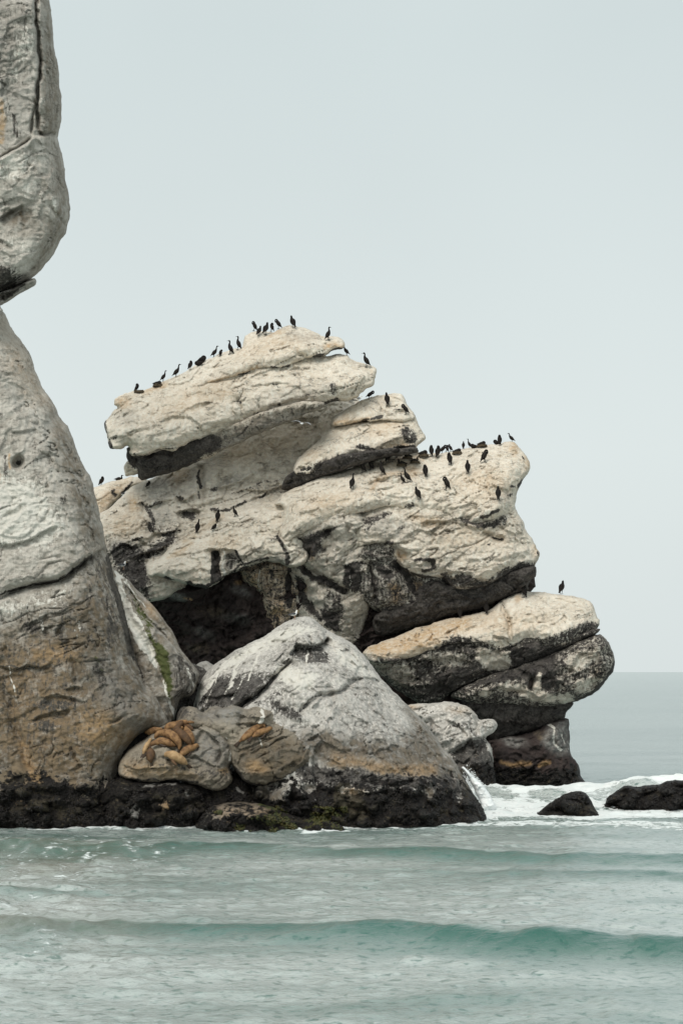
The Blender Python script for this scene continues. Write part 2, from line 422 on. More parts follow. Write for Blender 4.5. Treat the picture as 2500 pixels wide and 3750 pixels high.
    idb = idx.copy(); ib = np.nonzero(~bd)[0]; mapb = np.arange(len(P)); mapb[ib] = len(P)+np.arange(len(ib)); idb[jj, ii] = mapb
    cj_, ci_ = np.nonzero(cell)
    Ff = np.stack([idx[cj_, ci_], idx[cj_+1, ci_], idx[cj_+1, ci_+1], idx[cj_, ci_+1]], 1)
    Fb = np.stack([idb[cj_, ci_], idb[cj_, ci_+1], idb[cj_+1, ci_+1], idb[cj_+1, ci_]], 1)
    keep = ~((Fb == Ff[:, [0, 3, 2, 1]]).all(1))
    V = np.vstack([Vf, Vb[ib]]); A1 = np.vstack([M[0], M[0][ib]]); A2 = np.vstack([M[1], M[1][ib]])
    YG = np.full((ny, nx), np.inf); YG[jj, ii] = Yf; SURF.append((x0, y0, g, YG))
    if parent is not None: bs = parent.location
    else:
        bs = at(c0[0], c0[1], Y0); bs[2] = max(0.0, V[:, 2].min())
    o = mesh_from(name, V, np.vstack([Ff, Fb[keep]]), mat, tuple(bs), parent, {'cover': A1, 'zone': A2})
    if label: tag(o, label, cat, group)
    return o

def stg_neg(pt):
    if pt[1] == 'blob': return pt[2][5] < 0
    if pt[1] == 'all': return False
    return pt[4] < 0

def surf(px, py):
    best = np.inf
    for x0, y0, g, YG in SURF:
        i, j = int(round((px-x0)/g)), int(round((py-y0)/g))
        if 0 <= i < YG.shape[1] and 0 <= j < YG.shape[0] and YG[j, i] < best: best = YG[j, i]
    return best

def foot(px, py):
    """where the sight line through a photo pixel meets the rock (a little lower if it just misses the crest)"""
    for k in range(0, 60, 2):
        Y = surf(px, py+k)
        if np.isfinite(Y): return at(np.float64(px), np.float64(py+k), Y), Y
    return at(np.float64(px), np.float64(py), 115.0), 115.0

# ============================================================================= the big sea stack
def D(x): return np.array(x, float)
stack = empty('sea_stack', (5.0, 116.0, 0.0), 'tall pale guano-covered sea stack of tilted rock slabs crowded with black cormorants', 'sea stack')
SK = dict(parent=stack, mat=ROCK)

# highest slab: a long tilted block whose lower lip overhangs a black crevice
rock('rock_slab', qq((1, '190,575 235,545 290,527 350,520 400,500 470,468 530,440 610,395 690,350 740,330 800,300 850,285 900,272 960,275 1050,285 1200,290 1330,302 1400,322 1435,312 1470,302 1500,306 1530,312'),
     (2, '280,325 310,345 360,360 400,372 432,388 441,408 432,440 420,490 380,510 345,535 340,556 270,575'),
     (1, '1480,575 1440,582 1400,602 1340,612 1280,612 1220,632 1150,642 1090,662 1010,687 930,717 850,747 760,777 700,792 640,812 570,852 530,867 470,857 400,882 345,895 290,892 270,872 282,847 262,832 240,850 205,857 165,850 150,830 150,790 135,740 128,700 150,675 182,640 213,622 187,606')),
     117, 2.5, a=.45, b=-.003*0, Rt=230, Rb=60, seed=1, disp=.42, **SK,
     carve=[('crack', q(1, '670,502 740,472 830,455 920,432 1000,397'), 7, .35), ('step', q(1, '160,795 200,778 240,775 290,755'), 25, .3), ('crack', q(1, '205,622 250,600 290,560'), 6, .3),
            ('step', q(1, '440,700 520,660 600,670 680,700 700,740 780,760'), 22, .22), ('step', q(1, '950,490 1050,480 1110,470 1200,480'), 18, .22),
            ('step', q(1, '1060,600 1130,590 1210,560 1290,565'), 20, .25), ('step', q(1, '640,730 720,700 800,690 900,700'), 15, .16), ('crack', q(1, '890,560 905,600 915,620'), 7, .25)],
     paint=[('dark', 'all', .05), ('dark', 'line', q(1, '930,700 1010,665 1090,645 1160,620 1230,610 1290,585'), 16, .62), ('dark', 'line', q(1, '1290,590 1340,600 1410,590 1470,570'), 14, .75),
            ('dark', 'blob', (*q(1, '1445,505')[0], 26, 38, 0, .72)), ('dark', 'blob', (*q(1, '1300,540')[0], 50, 12, -10, .5)), ('dark', 'blob', (*q(1, '905,580')[0], 16, 22, -20, .62)),
            ('dark', 'blob', (*q(1, '1110,490')[0], 30, 12, 10, .6)), ('dark', 'blob', (*q(1, '1130,585')[0], 14, 14, 0, .75)), ('dark', 'blob', (*q(1, '1420,520')[0], 60, 60, 0, .35)),
            ('dark', 'line', q(1, '120,700 140,760 152,820 170,850'), 12, .85), ('dark', 'line', q(1, '290,890 345,893 400,880 470,855 570,848 700,790'), 9, .6),
            ('dark', 'line', q(1, '150,800 200,780'), 5, .6), ('dark', 'line', q(1, '430,710 520,665 590,650'), 6, .45), ('dark', 'line', q(1, '600,660 690,760'), 8, .4),
            ('ochre', 'blob', (*q(1, '230,590')[0], 40, 25, -20, .55)), ('ochre', 'blob', (*q(1, '580,610')[0], 30, 30, 0, .4)), ('ochre', 'line', q(1, '350,530 420,500 480,490'), 14, .5),
            ('ochre', 'blob', (*q(1, '820,540')[0], 60, 30, 0, .38)), ('ochre', 'blob', (*q(1, '640,560')[0], 200, 60, -22, .3)), ('grey', 'blob', (*q(1, '1200,560')[0], 180, 50, -15, .35)), ('grey', 'blob', (*q(1, '250,660')[0], 60, 40, 0, .3))])
# crest cap with a snout that juts out over a gap of sky
rock('rock_slab', qq((1, '640,505 690,460 740,400 790,345 850,310 900,283 935,262 942,240 1000,214 1060,205 1100,190 1150,158 1200,145 1240,152 1290,166 1350,190 1388,214 1430,211 1478,216 1505,236 1516,263 1498,276 1480,280 1440,291 1412,312 1385,327 1340,328 1290,345 1260,353 1180,388 1100,400 1050,392 1000,398 920,433 830,458 740,475 670,503')),
     117.9, 2.3, a=.62, Rt=190, Rb=38, seed=2, disp=.34, **SK,
     carve=[('crack', q(1, '1237,262 1240,310 1300,330 1350,310'), 6, .3), ('crack', q(1, '1390,250 1420,275 1480,265'), 5, .22)],
     paint=[('dark', 'line', q(1, '1340,328 1390,318 1430,292 1500,276'), 9, .9), ('dark', 'line', q(1, '900,432 960,412'), 9, .8), ('dark', 'line', q(1, '1070,392 1180,385 1250,352'), 8, .75),
            ('ochre', 'line', q(1, '1400,265 1460,250 1500,262'), 15, .65), ('ochre', 'line', q(1, '700,480 830,450 920,425 1000,392'), 15, .6), ('ochre', 'line', q(1, '720,440 740,400 770,370'), 12, .4),
            ('ochre', 'blob', (*q(1, '1110,190')[0], 60, 14, -15, .5)), ('ochre', 'blob', (*q(1, '1090,270')[0], 200, 45, -10, .28)), ('dark', 'blob', (*q(1, '1240,330')[0], 16, 10, 0, .5)), ('dark', 'blob', (*q(1, '1140,355')[0], 10, 10, 0, .45)), ('grey', 'blob', (*q(1, '1250,210')[0], 90, 30, 15, .35))])
rock('rock_lobe', q(1, '920,290 930,240 932,198 955,176 1000,169 1060,176 1110,185 1150,190 1150,260 1000,290'), 118.9, 1.0, a=.4, Rt=60, Rb=40, seed=3, disp=.2, **SK)
# the overhung underside below the highest slab
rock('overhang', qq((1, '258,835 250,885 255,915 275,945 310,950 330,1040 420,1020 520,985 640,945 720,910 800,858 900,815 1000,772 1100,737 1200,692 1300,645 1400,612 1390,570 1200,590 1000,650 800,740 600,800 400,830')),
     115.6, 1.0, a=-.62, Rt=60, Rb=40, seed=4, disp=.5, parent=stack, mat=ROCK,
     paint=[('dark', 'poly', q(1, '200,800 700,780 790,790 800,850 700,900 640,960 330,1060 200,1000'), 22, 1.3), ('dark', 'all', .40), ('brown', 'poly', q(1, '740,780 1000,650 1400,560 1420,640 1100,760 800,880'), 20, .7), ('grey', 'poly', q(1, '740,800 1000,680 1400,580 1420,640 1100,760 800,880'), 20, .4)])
rock('rock_block', q(16, '322,60 328,20 345,-20 400,-60 520,-60 565,-20 570,40 520,95 440,125 390,130 345,128'), 117.3, 1.2, a=-.15, Rt=30, Rb=45, seed=5, disp=.3, parent=stack, mat=ROCK,
     paint=[('dark', 'poly', q(16, '385,10 420,30 545,50 575,20 570,-40 400,-80 380,-40'), 10, 1.0), ('dark', 'line', q(16, '390,125 440,118 520,70'), 8, .9)])
# the middle face behind: pale, seamed and pitted
rock('rock_slab', qq((1, '40,1240 92,1226 130,1201 175,1168 231,1123 287,1075 331,1050 365,1036 420,1018 480,990 540,960 600,900 660,850 800,800 900,740 1100,660 1300,580 1450,520 1560,540 1620,600 1650,700 1600,900 1500,1050 1400,1150 1200,1270 1000,1330 800,1420 700,1530 600,1640 480,1720 376,1740 230,1700 110,1600 90,1450 60,1390 50,1300')),
     119, 2.0, a=.68, Rt=120, Rb=90, seed=6, disp=.62, **SK,
     carve=[('crack', q(1, '672,925 690,990 682,1060 690,1140'), 13, .6), ('step', q(16, '1280,90 1310,130 1350,138 1385,120'), 16, .3), ('crack', q(1, '1010,975 1080,965 1140,972'), 7, .35),
            ('step', q(16, '500,380 560,430 640,410 700,380 820,350'), 22, .35), ('step', q(16, '850,345 930,365 1000,340 1060,300'), 24, .45), ('bump', q(16, '1035,312')[0], 14, 12, 0, .4), ('bump', q(16, '895,318')[0], 18, 12, -10, .35),
            ('step', q(16, '840,500 920,470 1020,455 1110,465'), 40, .8), ('step', q(16, '430,760 560,745 640,700 700,690'), 20, .4), ('step', q(16, '290,840 380,830 430,860'), 22, .45), ('step', q(16, '400,950 500,910 640,890 760,830'), 30, .7),
            ('crack', q(16, '800,190 815,260 830,310'), 6, .25), ('crack', q(1, '780,960 790,1000 820,1020 870,1010'), 7, .25), ('step', q(1, '770,1070 840,1060 920,1030 1000,985'), 30, .45), ('step', q(1, '860,1100 950,1085 1060,1090 1180,1060 1260,1035'), 22, .5),
            ('step', q(1, '960,1140 1040,1120 1080,1100'), 14, .4), ('crack', q(1, '380,1180 350,1170 360,1240'), 10, .4), ('step', q(16, '540,560 600,640 660,700 760,690 900,660'), 26, .5)],
     paint=[('dark', 'all', .07), ('grey', 'all', .12), ('dark', 'poly', q(3, '130,440 230,455 300,430 360,470 420,420 520,400 560,430 480,500 400,555 360,600 400,660 420,800 300,790 200,640 150,540'), 26, .72), ('dark', 'poly', q(3, '330,300 420,330 560,350 520,420 400,420 350,380'), 20, .5), ('dark', 'blob', (*q(16, '980,520')[0], 58, 28, 5, .85)), ('dark', 'blob', (*q(16, '1260,250')[0], 28, 18, -15, .7)), ('dark', 'line', q(16, '1090,60 1105,180 1115,240'), 10, .85), ('dark', 'line', q(16, '1100,290 1110,360'), 8, .7),
            ('dark', 'blob', (*q(16, '900,330')[0], 24, 11, 10, .8)), ('dark', 'line', q(16, '520,400 560,440 640,410 690,380'), 9, .7), ('dark', 'line', q(16, '560,440 590,520 620,600 600,680'), 15, .72),
            ('dark', 'poly', q(16, '670,640 760,690 860,640 920,680 860,740 800,830 700,930 560,1000 420,980 380,950 480,900 600,870 640,800 700,740'), 18, .74), ('dark', 'line', q(16, '270,840 350,825 410,850'), 12, .85), ('dark', 'blob', (*q(16, '590,650')[0], 16, 16, 0, .9)),
            ('dark', 'line', q(16, '420,770 520,745'), 9, .75), ('dark', 'line', q(16, '150,790 240,760'), 9, .5), ('dark', 'poly', q(16, '360,960 560,1000 570,1176 480,1250 400,1200'), 14, .85), ('dark', 'poly', q(16, '200,880 330,930 330,1020 240,1000'), 16, .55),
            ('dark', 'line', q(16, '1230,470 1330,470 1400,450 1568,370'), 12, .72), ('dark', 'line', q(1, '860,1105 960,1075 1080,1040 1200,1010'), 9, .55), ('dark', 'blob', (*q(1, '1040,1118')[0], 28, 9, -18, .9)), ('dark', 'blob', (*q(1, '1160,1100')[0], 26, 7, -15, .7)),
            ('grey', 'blob', (*q(16, '640,300')[0], 60, 80, 0, .45)), ('grey', 'blob', (*q(16, '1400,180')[0], 90, 26, -22, .55)), ('grey', 'blob', (*q(16, '700,560')[0], 70, 50, 0, .55)), ('grey', 'blob', (*q(16, '300,880')[0], 110, 60, 0, .5)), ('grey', 'poly', q(16, '330,1000 560,1020 540,1180 380,1176'), 14, .8),
            ('ochre', 'blob', (*q(16, '420,420')[0], 30, 40, 0, .62)), ('ochre', 'blob', (*q(16, '900,120')[0], 50, 40, -30, .5)), ('ochre', 'blob', (*q(16, '350,620')[0], 80, 60, 0, .35)), ('ochre', 'blob', (*q(1, '920,870')[0], 90, 50, -20, .34)), ('ochre', 'blob', (*q(1, '1160,790')[0], 150, 60, -25, .3)),
            ('white', 'blob', (*q(1, '640,1000')[0], 30, 50, 0, .35)), ('dark', 'line', q(1, '720,830 760,860 850,800'), 14, .55)])
rock('rock_lobe', q(16, '-60,330 0,262 60,228 150,203 240,178 320,148 380,120 470,110 560,140 520,185 400,238 330,290 280,340 200,430 140,520 90,600 -60,640'), 121, 1.6, a=.45, Rt=55, Rb=45, seed=7, disp=.3, **SK,
     paint=[('dark', 'poly', q(16, '170,260 230,250 250,330 240,370 190,340'), 7, .75), ('dark', 'line', q(16, '300,300 370,240 420,200'), 7, .8), ('ochre', 'poly', q(16, '60,340 250,220 370,160 330,260 120,470 60,500'), 22, .6)])
# right-hand shelf slabs
rock('rock_slab', q(2, '170,722 190,682 240,640 300,600 360,572 420,546 490,541 550,536 580,541 596,570 612,610 640,650 657,675 640,700 560,700 480,690 420,700 392,702 370,690 340,705 290,710 230,720'),
     117.6, 1.5, a=.62, Rt=110, Rb=26, seed=8, disp=.3, **SK, carve=[('step', q(2, '540,640 570,632 600,625'), 14, .3)],
     paint=[('ochre', 'line', q(2, '180,715 260,700 340,690 390,680'), 11, .7), ('dark', 'line', q(2, '330,702 372,690 398,690 430,680 480,668'), 6, .85), ('dark', 'blob', (*q(2, '560,632')[0], 16, 6, -10, .75)), ('ochre', 'blob', (*q(2, '240,680')[0], 70, 22, -25, .35)), ('grey', 'blob', (*q(2, '400,600')[0], 60, 25, -15, .3))])
rock('rock_slab', q(2, '-44,985 -36,945 0,900 60,840 130,772 200,727 300,706 400,690 500,664 600,642 650,660 682,720 715,768 720,786 692,810 672,832 662,852 620,850 560,862 500,872 430,887 330,902 200,942 100,982 20,1012 -25,1015'),
     117, 2.2, a=.5, Rt=130, Rb=42, seed=9, disp=.36, **SK, carve=[('step', q(2, '-40,975 -10,950 30,960'), 16, .3), ('bump', q(2, '-30,978')[0], 20, 18, 0, .5)],
     paint=[('dark', 'poly', q(2, '560,750 600,700 660,740 690,800 660,850 600,840 570,800'), 16, .68), ('dark', 'line', q(2, '330,830 390,860 440,870'), 16, .72), ('dark', 'poly', q(2, '60,950 150,900 260,880 340,850 420,880 330,910 200,950 100,990 20,1015'), 14, .74),
            ('dark', 'line', q(2, '-30,1010 60,1000 200,945 330,903 500,872 660,850'), 13, .85), ('ochre', 'poly', q(2, '420,860 520,800 640,840 560,870'), 16, .55), ('ochre', 'blob', (*q(2, '480,730')[0], 90, 45, -10, .34)), ('dark', 'line', q(2, '430,840 540,850 640,820'), 8, .45), ('ochre', 'blob', (*q(2, '60,870')[0], 40, 30, -30, .3))])
rock('overhang', q(2, '-60,985 40,950 120,925 250,885 420,855 560,845 662,838 678,872 640,880 560,888 430,915 360,935 250,977 120,1018 20,1062 -80,1095 -120,1085'), 115.2, .8, a=-.9, Rt=40, Rb=40, seed=10, disp=.55, parent=stack, mat=ROCK,
     paint=[('dark', 'all', .80), ('grey', 'all', .3), ('brown', 'line', q(2, '420,880 540,870 640,865'), 14, .9), ('ochre', 'line', q(2, '560,870 660,860'), 10, .8)])
# the broad right-hand slab that carries the nests
rock('rock_slab', qq((2, '-160,1180 -110,1120 -40,1080 20,1062 110,1015 200,985 300,958 360,930 430,912 520,882 600,872 660,866 700,872 760,876 800,880 870,866 930,850 1000,845 1060,835 1130,825 1178,812 1220,815 1250,840 1290,880 1314,930 1321,960 1311,990 1282,1020 1262,1060 1236,1098 1232,1150 1228,1200 1150,1260 1080,1290 960,1300'),
     (4, '560,262 450,252 340,232 310,225 260,235 190,260 120,272 60,295 0,312'), (3, '1490,322 1420,342 1340,372 1260,412 1200,442 1150,447 1128,432 1125,390 1150,310 1160,250')),
     115.6, 2.6, a=.62, Rt=210, Rb=50, seed=11, disp=.5, **SK,
     carve=[('crack', q(2, '390,1090 410,1050 460,1040 520,1050 580,1045 640,1020'), 9, .35), ('crack', q(2, '860,1060 900,1030 960,990 1040,960'), 9, .22), ('step', q(2, '400,1085 480,1080 560,1060'), 14, .25), ('crack', q(2, '420,1035 470,1035 520,1025'), 5, .2),
            ('bump', q(2, '1110,1190')[0], 62, 40, -30, .8, .5), ('crack', q(2, '1020,1220 1050,1180 1100,1150 1130,1140'), 7, .3), ('step', q(2, '680,1080 720,1075 760,1082'), 10, .2)],
     paint=[('dark', 'all', .04), ('ochre', 'blob', (*q(2, '1230,850')[0], 26, 34, 20, .7)), ('ochre', 'blob', (*q(2, '1300,930')[0], 16, 40, -10, .6)), ('ochre', 'blob', (*q(2, '640,970')[0], 40, 22, 0, .65)), ('ochre', 'line', q(2, '400,1080 430,1035 520,1000 600,980'), 10, .45), ('ochre', 'blob', (*q(2, '1060,1050')[0], 130, 80, 0, .34)),
            ('ochre', 'blob', (*q(2, '150,1160')[0], 130, 40, -15, .36)), ('dark', 'poly', q(2, '1236,1098 1240,1060 1275,1020 1300,1005 1290,1040 1262,1070'), 6, 1.0), ('dark', 'blob', (*q(2, '1218,1078')[0], 12, 8, 0, .9)), ('dark', 'blob', (*q(2, '1200,1120')[0], 26, 12, -10, .6)),
            ('dark', 'line', q(4, '10,306 60,292 130,272 200,255'), 8, .6), ('dark', 'line', q(2, '1040,1235 1080,1228 1130,1215'), 13, .85), ('dark', 'blob', (*q(4, '440,220')[0], 40, 16, -15, .7)), ('dark', 'line', q(2, '420,1205 500,1200 560,1215'), 12, .55), ('dark', 'line', q(2, '1075,1220 1140,1210'), 8, .6),
            ('dark', 'poly', q(2, '400,940 500,905 600,880 680,870 600,910 500,940 440,960'), 8, .55), ('ochre', 'poly', q(2, '360,960 500,910 700,880 720,920 560,960'), 14, .4), ('dark', 'blob', (*q(2, '1278,905')[0], 5, 12, -10, .8)), ('grey', 'blob', (*q(2, '1180,1130')[0], 60, 30, 0, .4)), ('white', 'blob', (*q(2, '700,1010')[0], 30, 40, 0, .4)), ('white', 'blob', (*q(2, '1140,1040')[0], 30, 50, 0, .3))])
rock('rock_slab', qq((4, '60,300 110,270 300,150 600,100 900,100 960,150 972,200 985,240 998,270 1025,308 1030,340 1070,388 1086,440 1111,466 1105,490 1086,520 1085,545 1040,545 990,560 940,590 900,612 850,632 760,652 700,662 650,642 610,600 580,592 540,602 450,592 400,560 340,500 300,470 280,440 190,462 150,440 120,380')),
     115.0, 2.6, a=.22, Rt=120, Rb=62, seed=12, disp=.66, **SK,
     carve=[('step', q(4, '60,420 150,440 200,415 300,400 380,440 470,470'), 26, .4), ('bump', q(4, '850,215')[0], 55, 34, -20, .9, .6), ('step', q(4, '800,262 830,275 890,250'), 20, .4), ('crack', q(4, '800,355 850,375 920,392'), 8, .5), ('step', q(4, '470,300 560,290 700,310 800,340'), 26, .4),
            ('crack', q(4, '950,245 985,240'), 4, .4), ('step', q(20, '330,1560 420,1590 490,1600'), 12, .3), ('bump', q(4, '530,520')[0], 24, 20, 0, -.6), ('bump', q(4, '1095,470')[0], 12, 22, 0, .3), ('step', q(4, '600,590 640,560 700,560 740,580'), 16, .35)],
     paint=[('dark', 'all', .13), ('grey', 'all', .15), ('dark', 'poly', q(4, '560,605 620,560 640,590 700,560 780,590 860,590 920,540 1000,520 1090,500 1090,560 900,650 700,670 600,640'), 13, .74), ('dark', 'line', q(4, '700,290 760,310 820,320 880,300'), 22, .72), ('dark', 'blob', (*q(4, '740,300')[0], 18, 14, 0, .95)), ('dark', 'blob', (*q(4, '910,290')[0], 26, 30, 0, .7)),
            ('dark', 'line', q(4, '800,262 850,265 900,245'), 10, .95), ('dark', 'line', q(4, '180,450 260,420 340,410'), 12, .75), ('dark', 'line', q(4, '470,500 540,500 560,540 500,560'), 14, .8), ('dark', 'blob', (*q(4, '840,415')[0], 15, 10, 0, .75)), ('dark', 'line', q(4, '200,330 260,280 330,260'), 13, .65), ('dark', 'blob', (*q(4, '390,330')[0], 22, 16, 0, .6)),
            ('dark', 'line', q(4, '860,385 920,395'), 5, .8), ('dark', 'line', q(4, '280,440 340,500 420,580 560,600'), 12, .8), ('dark', 'poly', q(4, '60,300 180,270 260,260 240,310 150,340 100,330'), 14, .7), ('grey', 'blob', (*q(4, '300,330')[0], 120, 60, 10, .5)), ('grey', 'blob', (*q(4, '600,540')[0], 60, 40, 0, .4)), ('grey', 'line', q(4, '560,600 700,640 860,610 1000,550'), 22, .6),
            ('ochre', 'blob', (*q(4, '390,470')[0], 36, 24, 0, .62)), ('brown', 'blob', (*q(4, '400,480')[0], 30, 20, 0, .5)), ('ochre', 'blob', (*q(4, '520,290')[0], 80, 24, 5, .5)), ('ochre', 'blob', (*q(4, '1090,440')[0], 20, 26, 0, .45)), ('ochre', 'blob', (*q(4, '760,380')[0], 160, 60, 0, .26)), ('dark', 'blob', (*q(4, '1095,465')[0], 6, 12, 0, .8)), ('dark', 'blob', (*q(4, '640,350')[0], 40, 14, -20, .5))])
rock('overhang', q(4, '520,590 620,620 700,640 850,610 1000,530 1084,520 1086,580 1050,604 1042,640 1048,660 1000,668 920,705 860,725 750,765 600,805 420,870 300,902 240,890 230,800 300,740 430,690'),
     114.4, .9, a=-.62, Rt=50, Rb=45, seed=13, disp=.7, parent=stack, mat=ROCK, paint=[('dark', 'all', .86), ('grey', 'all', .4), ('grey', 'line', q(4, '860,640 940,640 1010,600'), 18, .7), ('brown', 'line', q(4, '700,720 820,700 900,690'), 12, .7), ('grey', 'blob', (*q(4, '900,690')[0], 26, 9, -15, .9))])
# the fluted dark rock under the broad slab
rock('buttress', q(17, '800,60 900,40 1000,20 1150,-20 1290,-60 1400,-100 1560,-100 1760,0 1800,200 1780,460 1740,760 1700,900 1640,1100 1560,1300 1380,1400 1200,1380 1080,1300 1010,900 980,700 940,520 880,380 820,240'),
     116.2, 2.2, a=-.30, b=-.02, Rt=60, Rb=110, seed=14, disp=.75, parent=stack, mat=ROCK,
     carve=[('crack', q(17, '1040,440 1150,520 1280,590 1400,660 1560,740'), 16, .9), ('step', q(17, '930,350 990,390 1030,410'), 18, .6), ('crack', q(17, '1290,90 1330,200 1280,330'), 26, .7), ('crack', q(17, '1050,600 1100,760 1180,880'), 22, .6), ('bump', q(17, '1170,330')[0], 14, 34, 5, .6), ('step', q(17, '1200,600 1300,640 1420,660'), 30, .4)],
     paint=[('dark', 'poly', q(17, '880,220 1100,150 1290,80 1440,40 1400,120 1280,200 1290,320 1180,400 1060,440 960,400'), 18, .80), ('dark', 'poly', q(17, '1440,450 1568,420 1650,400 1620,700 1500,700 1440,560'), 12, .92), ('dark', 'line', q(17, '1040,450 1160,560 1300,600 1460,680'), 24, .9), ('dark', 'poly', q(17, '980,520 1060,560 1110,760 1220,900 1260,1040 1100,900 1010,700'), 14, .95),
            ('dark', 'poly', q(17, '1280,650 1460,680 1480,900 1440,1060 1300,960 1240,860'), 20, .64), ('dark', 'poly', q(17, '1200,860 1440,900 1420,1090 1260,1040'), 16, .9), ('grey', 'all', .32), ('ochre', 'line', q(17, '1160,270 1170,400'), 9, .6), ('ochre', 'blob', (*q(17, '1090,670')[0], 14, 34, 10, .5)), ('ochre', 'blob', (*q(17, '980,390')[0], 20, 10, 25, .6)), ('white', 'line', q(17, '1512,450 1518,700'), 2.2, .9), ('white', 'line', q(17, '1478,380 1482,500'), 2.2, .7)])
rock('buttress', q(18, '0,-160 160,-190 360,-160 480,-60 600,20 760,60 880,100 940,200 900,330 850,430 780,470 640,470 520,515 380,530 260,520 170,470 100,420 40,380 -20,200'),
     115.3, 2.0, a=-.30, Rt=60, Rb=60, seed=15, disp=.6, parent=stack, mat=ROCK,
     carve=[('crack', q(18, '120,0 130,110 190,200 200,420'), 14, .8), ('crack', q(18, '350,20 440,110 540,200 600,330'), 20, .9), ('step', q(18, '200,70 280,100 360,90'), 16, .4), ('bump', q(18, '280,250')[0], 60, 80, 10, .7)],
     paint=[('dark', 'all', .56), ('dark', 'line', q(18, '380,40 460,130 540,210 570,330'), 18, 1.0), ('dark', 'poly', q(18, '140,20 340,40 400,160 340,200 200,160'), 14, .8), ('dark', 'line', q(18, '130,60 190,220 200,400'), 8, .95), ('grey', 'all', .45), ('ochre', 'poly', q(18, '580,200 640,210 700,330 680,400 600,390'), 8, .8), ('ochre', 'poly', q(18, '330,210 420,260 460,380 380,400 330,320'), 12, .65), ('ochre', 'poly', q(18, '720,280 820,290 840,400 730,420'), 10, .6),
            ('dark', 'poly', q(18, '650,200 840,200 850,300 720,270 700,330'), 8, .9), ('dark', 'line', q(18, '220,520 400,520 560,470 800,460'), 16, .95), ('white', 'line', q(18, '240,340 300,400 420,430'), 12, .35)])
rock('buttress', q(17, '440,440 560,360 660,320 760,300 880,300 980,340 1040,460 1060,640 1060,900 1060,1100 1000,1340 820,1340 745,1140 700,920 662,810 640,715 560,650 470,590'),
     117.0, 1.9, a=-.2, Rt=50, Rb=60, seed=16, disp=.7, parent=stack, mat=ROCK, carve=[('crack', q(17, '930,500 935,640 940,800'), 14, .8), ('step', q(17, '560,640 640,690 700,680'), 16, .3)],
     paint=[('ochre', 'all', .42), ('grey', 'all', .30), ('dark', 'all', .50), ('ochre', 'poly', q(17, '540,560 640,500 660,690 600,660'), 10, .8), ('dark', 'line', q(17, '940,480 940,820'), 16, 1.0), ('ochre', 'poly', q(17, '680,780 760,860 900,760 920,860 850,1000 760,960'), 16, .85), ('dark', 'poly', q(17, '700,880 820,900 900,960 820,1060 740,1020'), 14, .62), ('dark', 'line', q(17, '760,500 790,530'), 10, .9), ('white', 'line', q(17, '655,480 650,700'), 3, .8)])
# the beak-like slab left of it
rock('rock_slab', qq((3, '370,590 378,572 400,562 440,540 480,505 540,450 600,408 660,370 720,335 780,305 870,285 960,252 1060,220 1140,190 1230,180 1300,260 1310,420 1300,560 1240,590 1180,598 1130,570 1100,562 1050,562 1000,572 930,602 880,622 835,640 800,665 765,690 720,712 680,702 620,692 560,682 520,672 470,656 430,645 400,650 378,640')),
     114.9, 2.3, a=.62, Rt=120, Rb=55, seed=17, disp=.5, **SK,
     carve=[('step', q(17, '120,300 200,295 330,292 430,300 480,370'), 26, .4), ('crack', q(17, '230,300 235,400 240,560'), 13, .9), ('step', q(17, '480,470 600,410 720,370 820,350'), 22, .4), ('bump', q(17, '380,400')[0], 32, 34, 0, -.5), ('step', q(3, '520,640 600,620 680,600 740,610'), 18, .25), ('step', q(3, '490,500 560,520 640,505 700,495'), 18, .2), ('crack', q(3, '480,510 500,495 520,488'), 5, .35)],
     paint=[('dark', 'all', .06), ('dark', 'poly', q(17, '195,300 268,300 285,430 300,520 300,600 205,600 210,460'), 4, 1.15), ('dark', 'poly', q(17, '330,296 420,300 470,360 490,430 420,470 330,500 330,400'), 12, .58), ('dark', 'line', q(17, '420,300 480,400 500,440'), 7, .9), ('white', 'line', q(17, '318,300 316,530'), 6, .75), ('white', 'line', q(17, '285,300 290,420'), 4, .6),
            ('dark', 'line', q(17, '300,560 420,480 520,440 640,400 720,370'), 9, .75), ('dark', 'line', q(17, '-20,620 60,640 150,640 215,600'), 9, .8), ('dark', 'line', q(3, '400,660 440,690 470,655 520,680 600,700 720,712'), 10, .8), ('dark', 'poly', q(17, '300,560 500,470 720,400 800,410 700,450 460,520 330,600'), 7, .85),
            ('dark', 'blob', (*q(17, '780,210')[0], 40, 18, -20, .62)), ('dark', 'line', q(17, '820,180 870,230 900,340 930,420'), 15, .8), ('ochre', 'line', q(3, '500,540 560,500 620,460'), 14, .45), ('ochre', 'line', q(3, '590,440 680,380 800,300'), 16, .35), ('ochre', 'blob', (*q(17, '300,240')[0], 90, 40, -10, .3)), ('grey', 'poly', q(17, '320,300 450,310 490,430 330,510'), 12, .6), ('grey', 'poly', q(17, '740,360 880,300 920,460 760,460'), 14, .4), ('dark', 'blob', (*q(17, '570,200')[0], 16, 5, -15, .6)), ('dark', 'blob', (*q(17, '620,280')[0], 12, 8, -15, .5))])
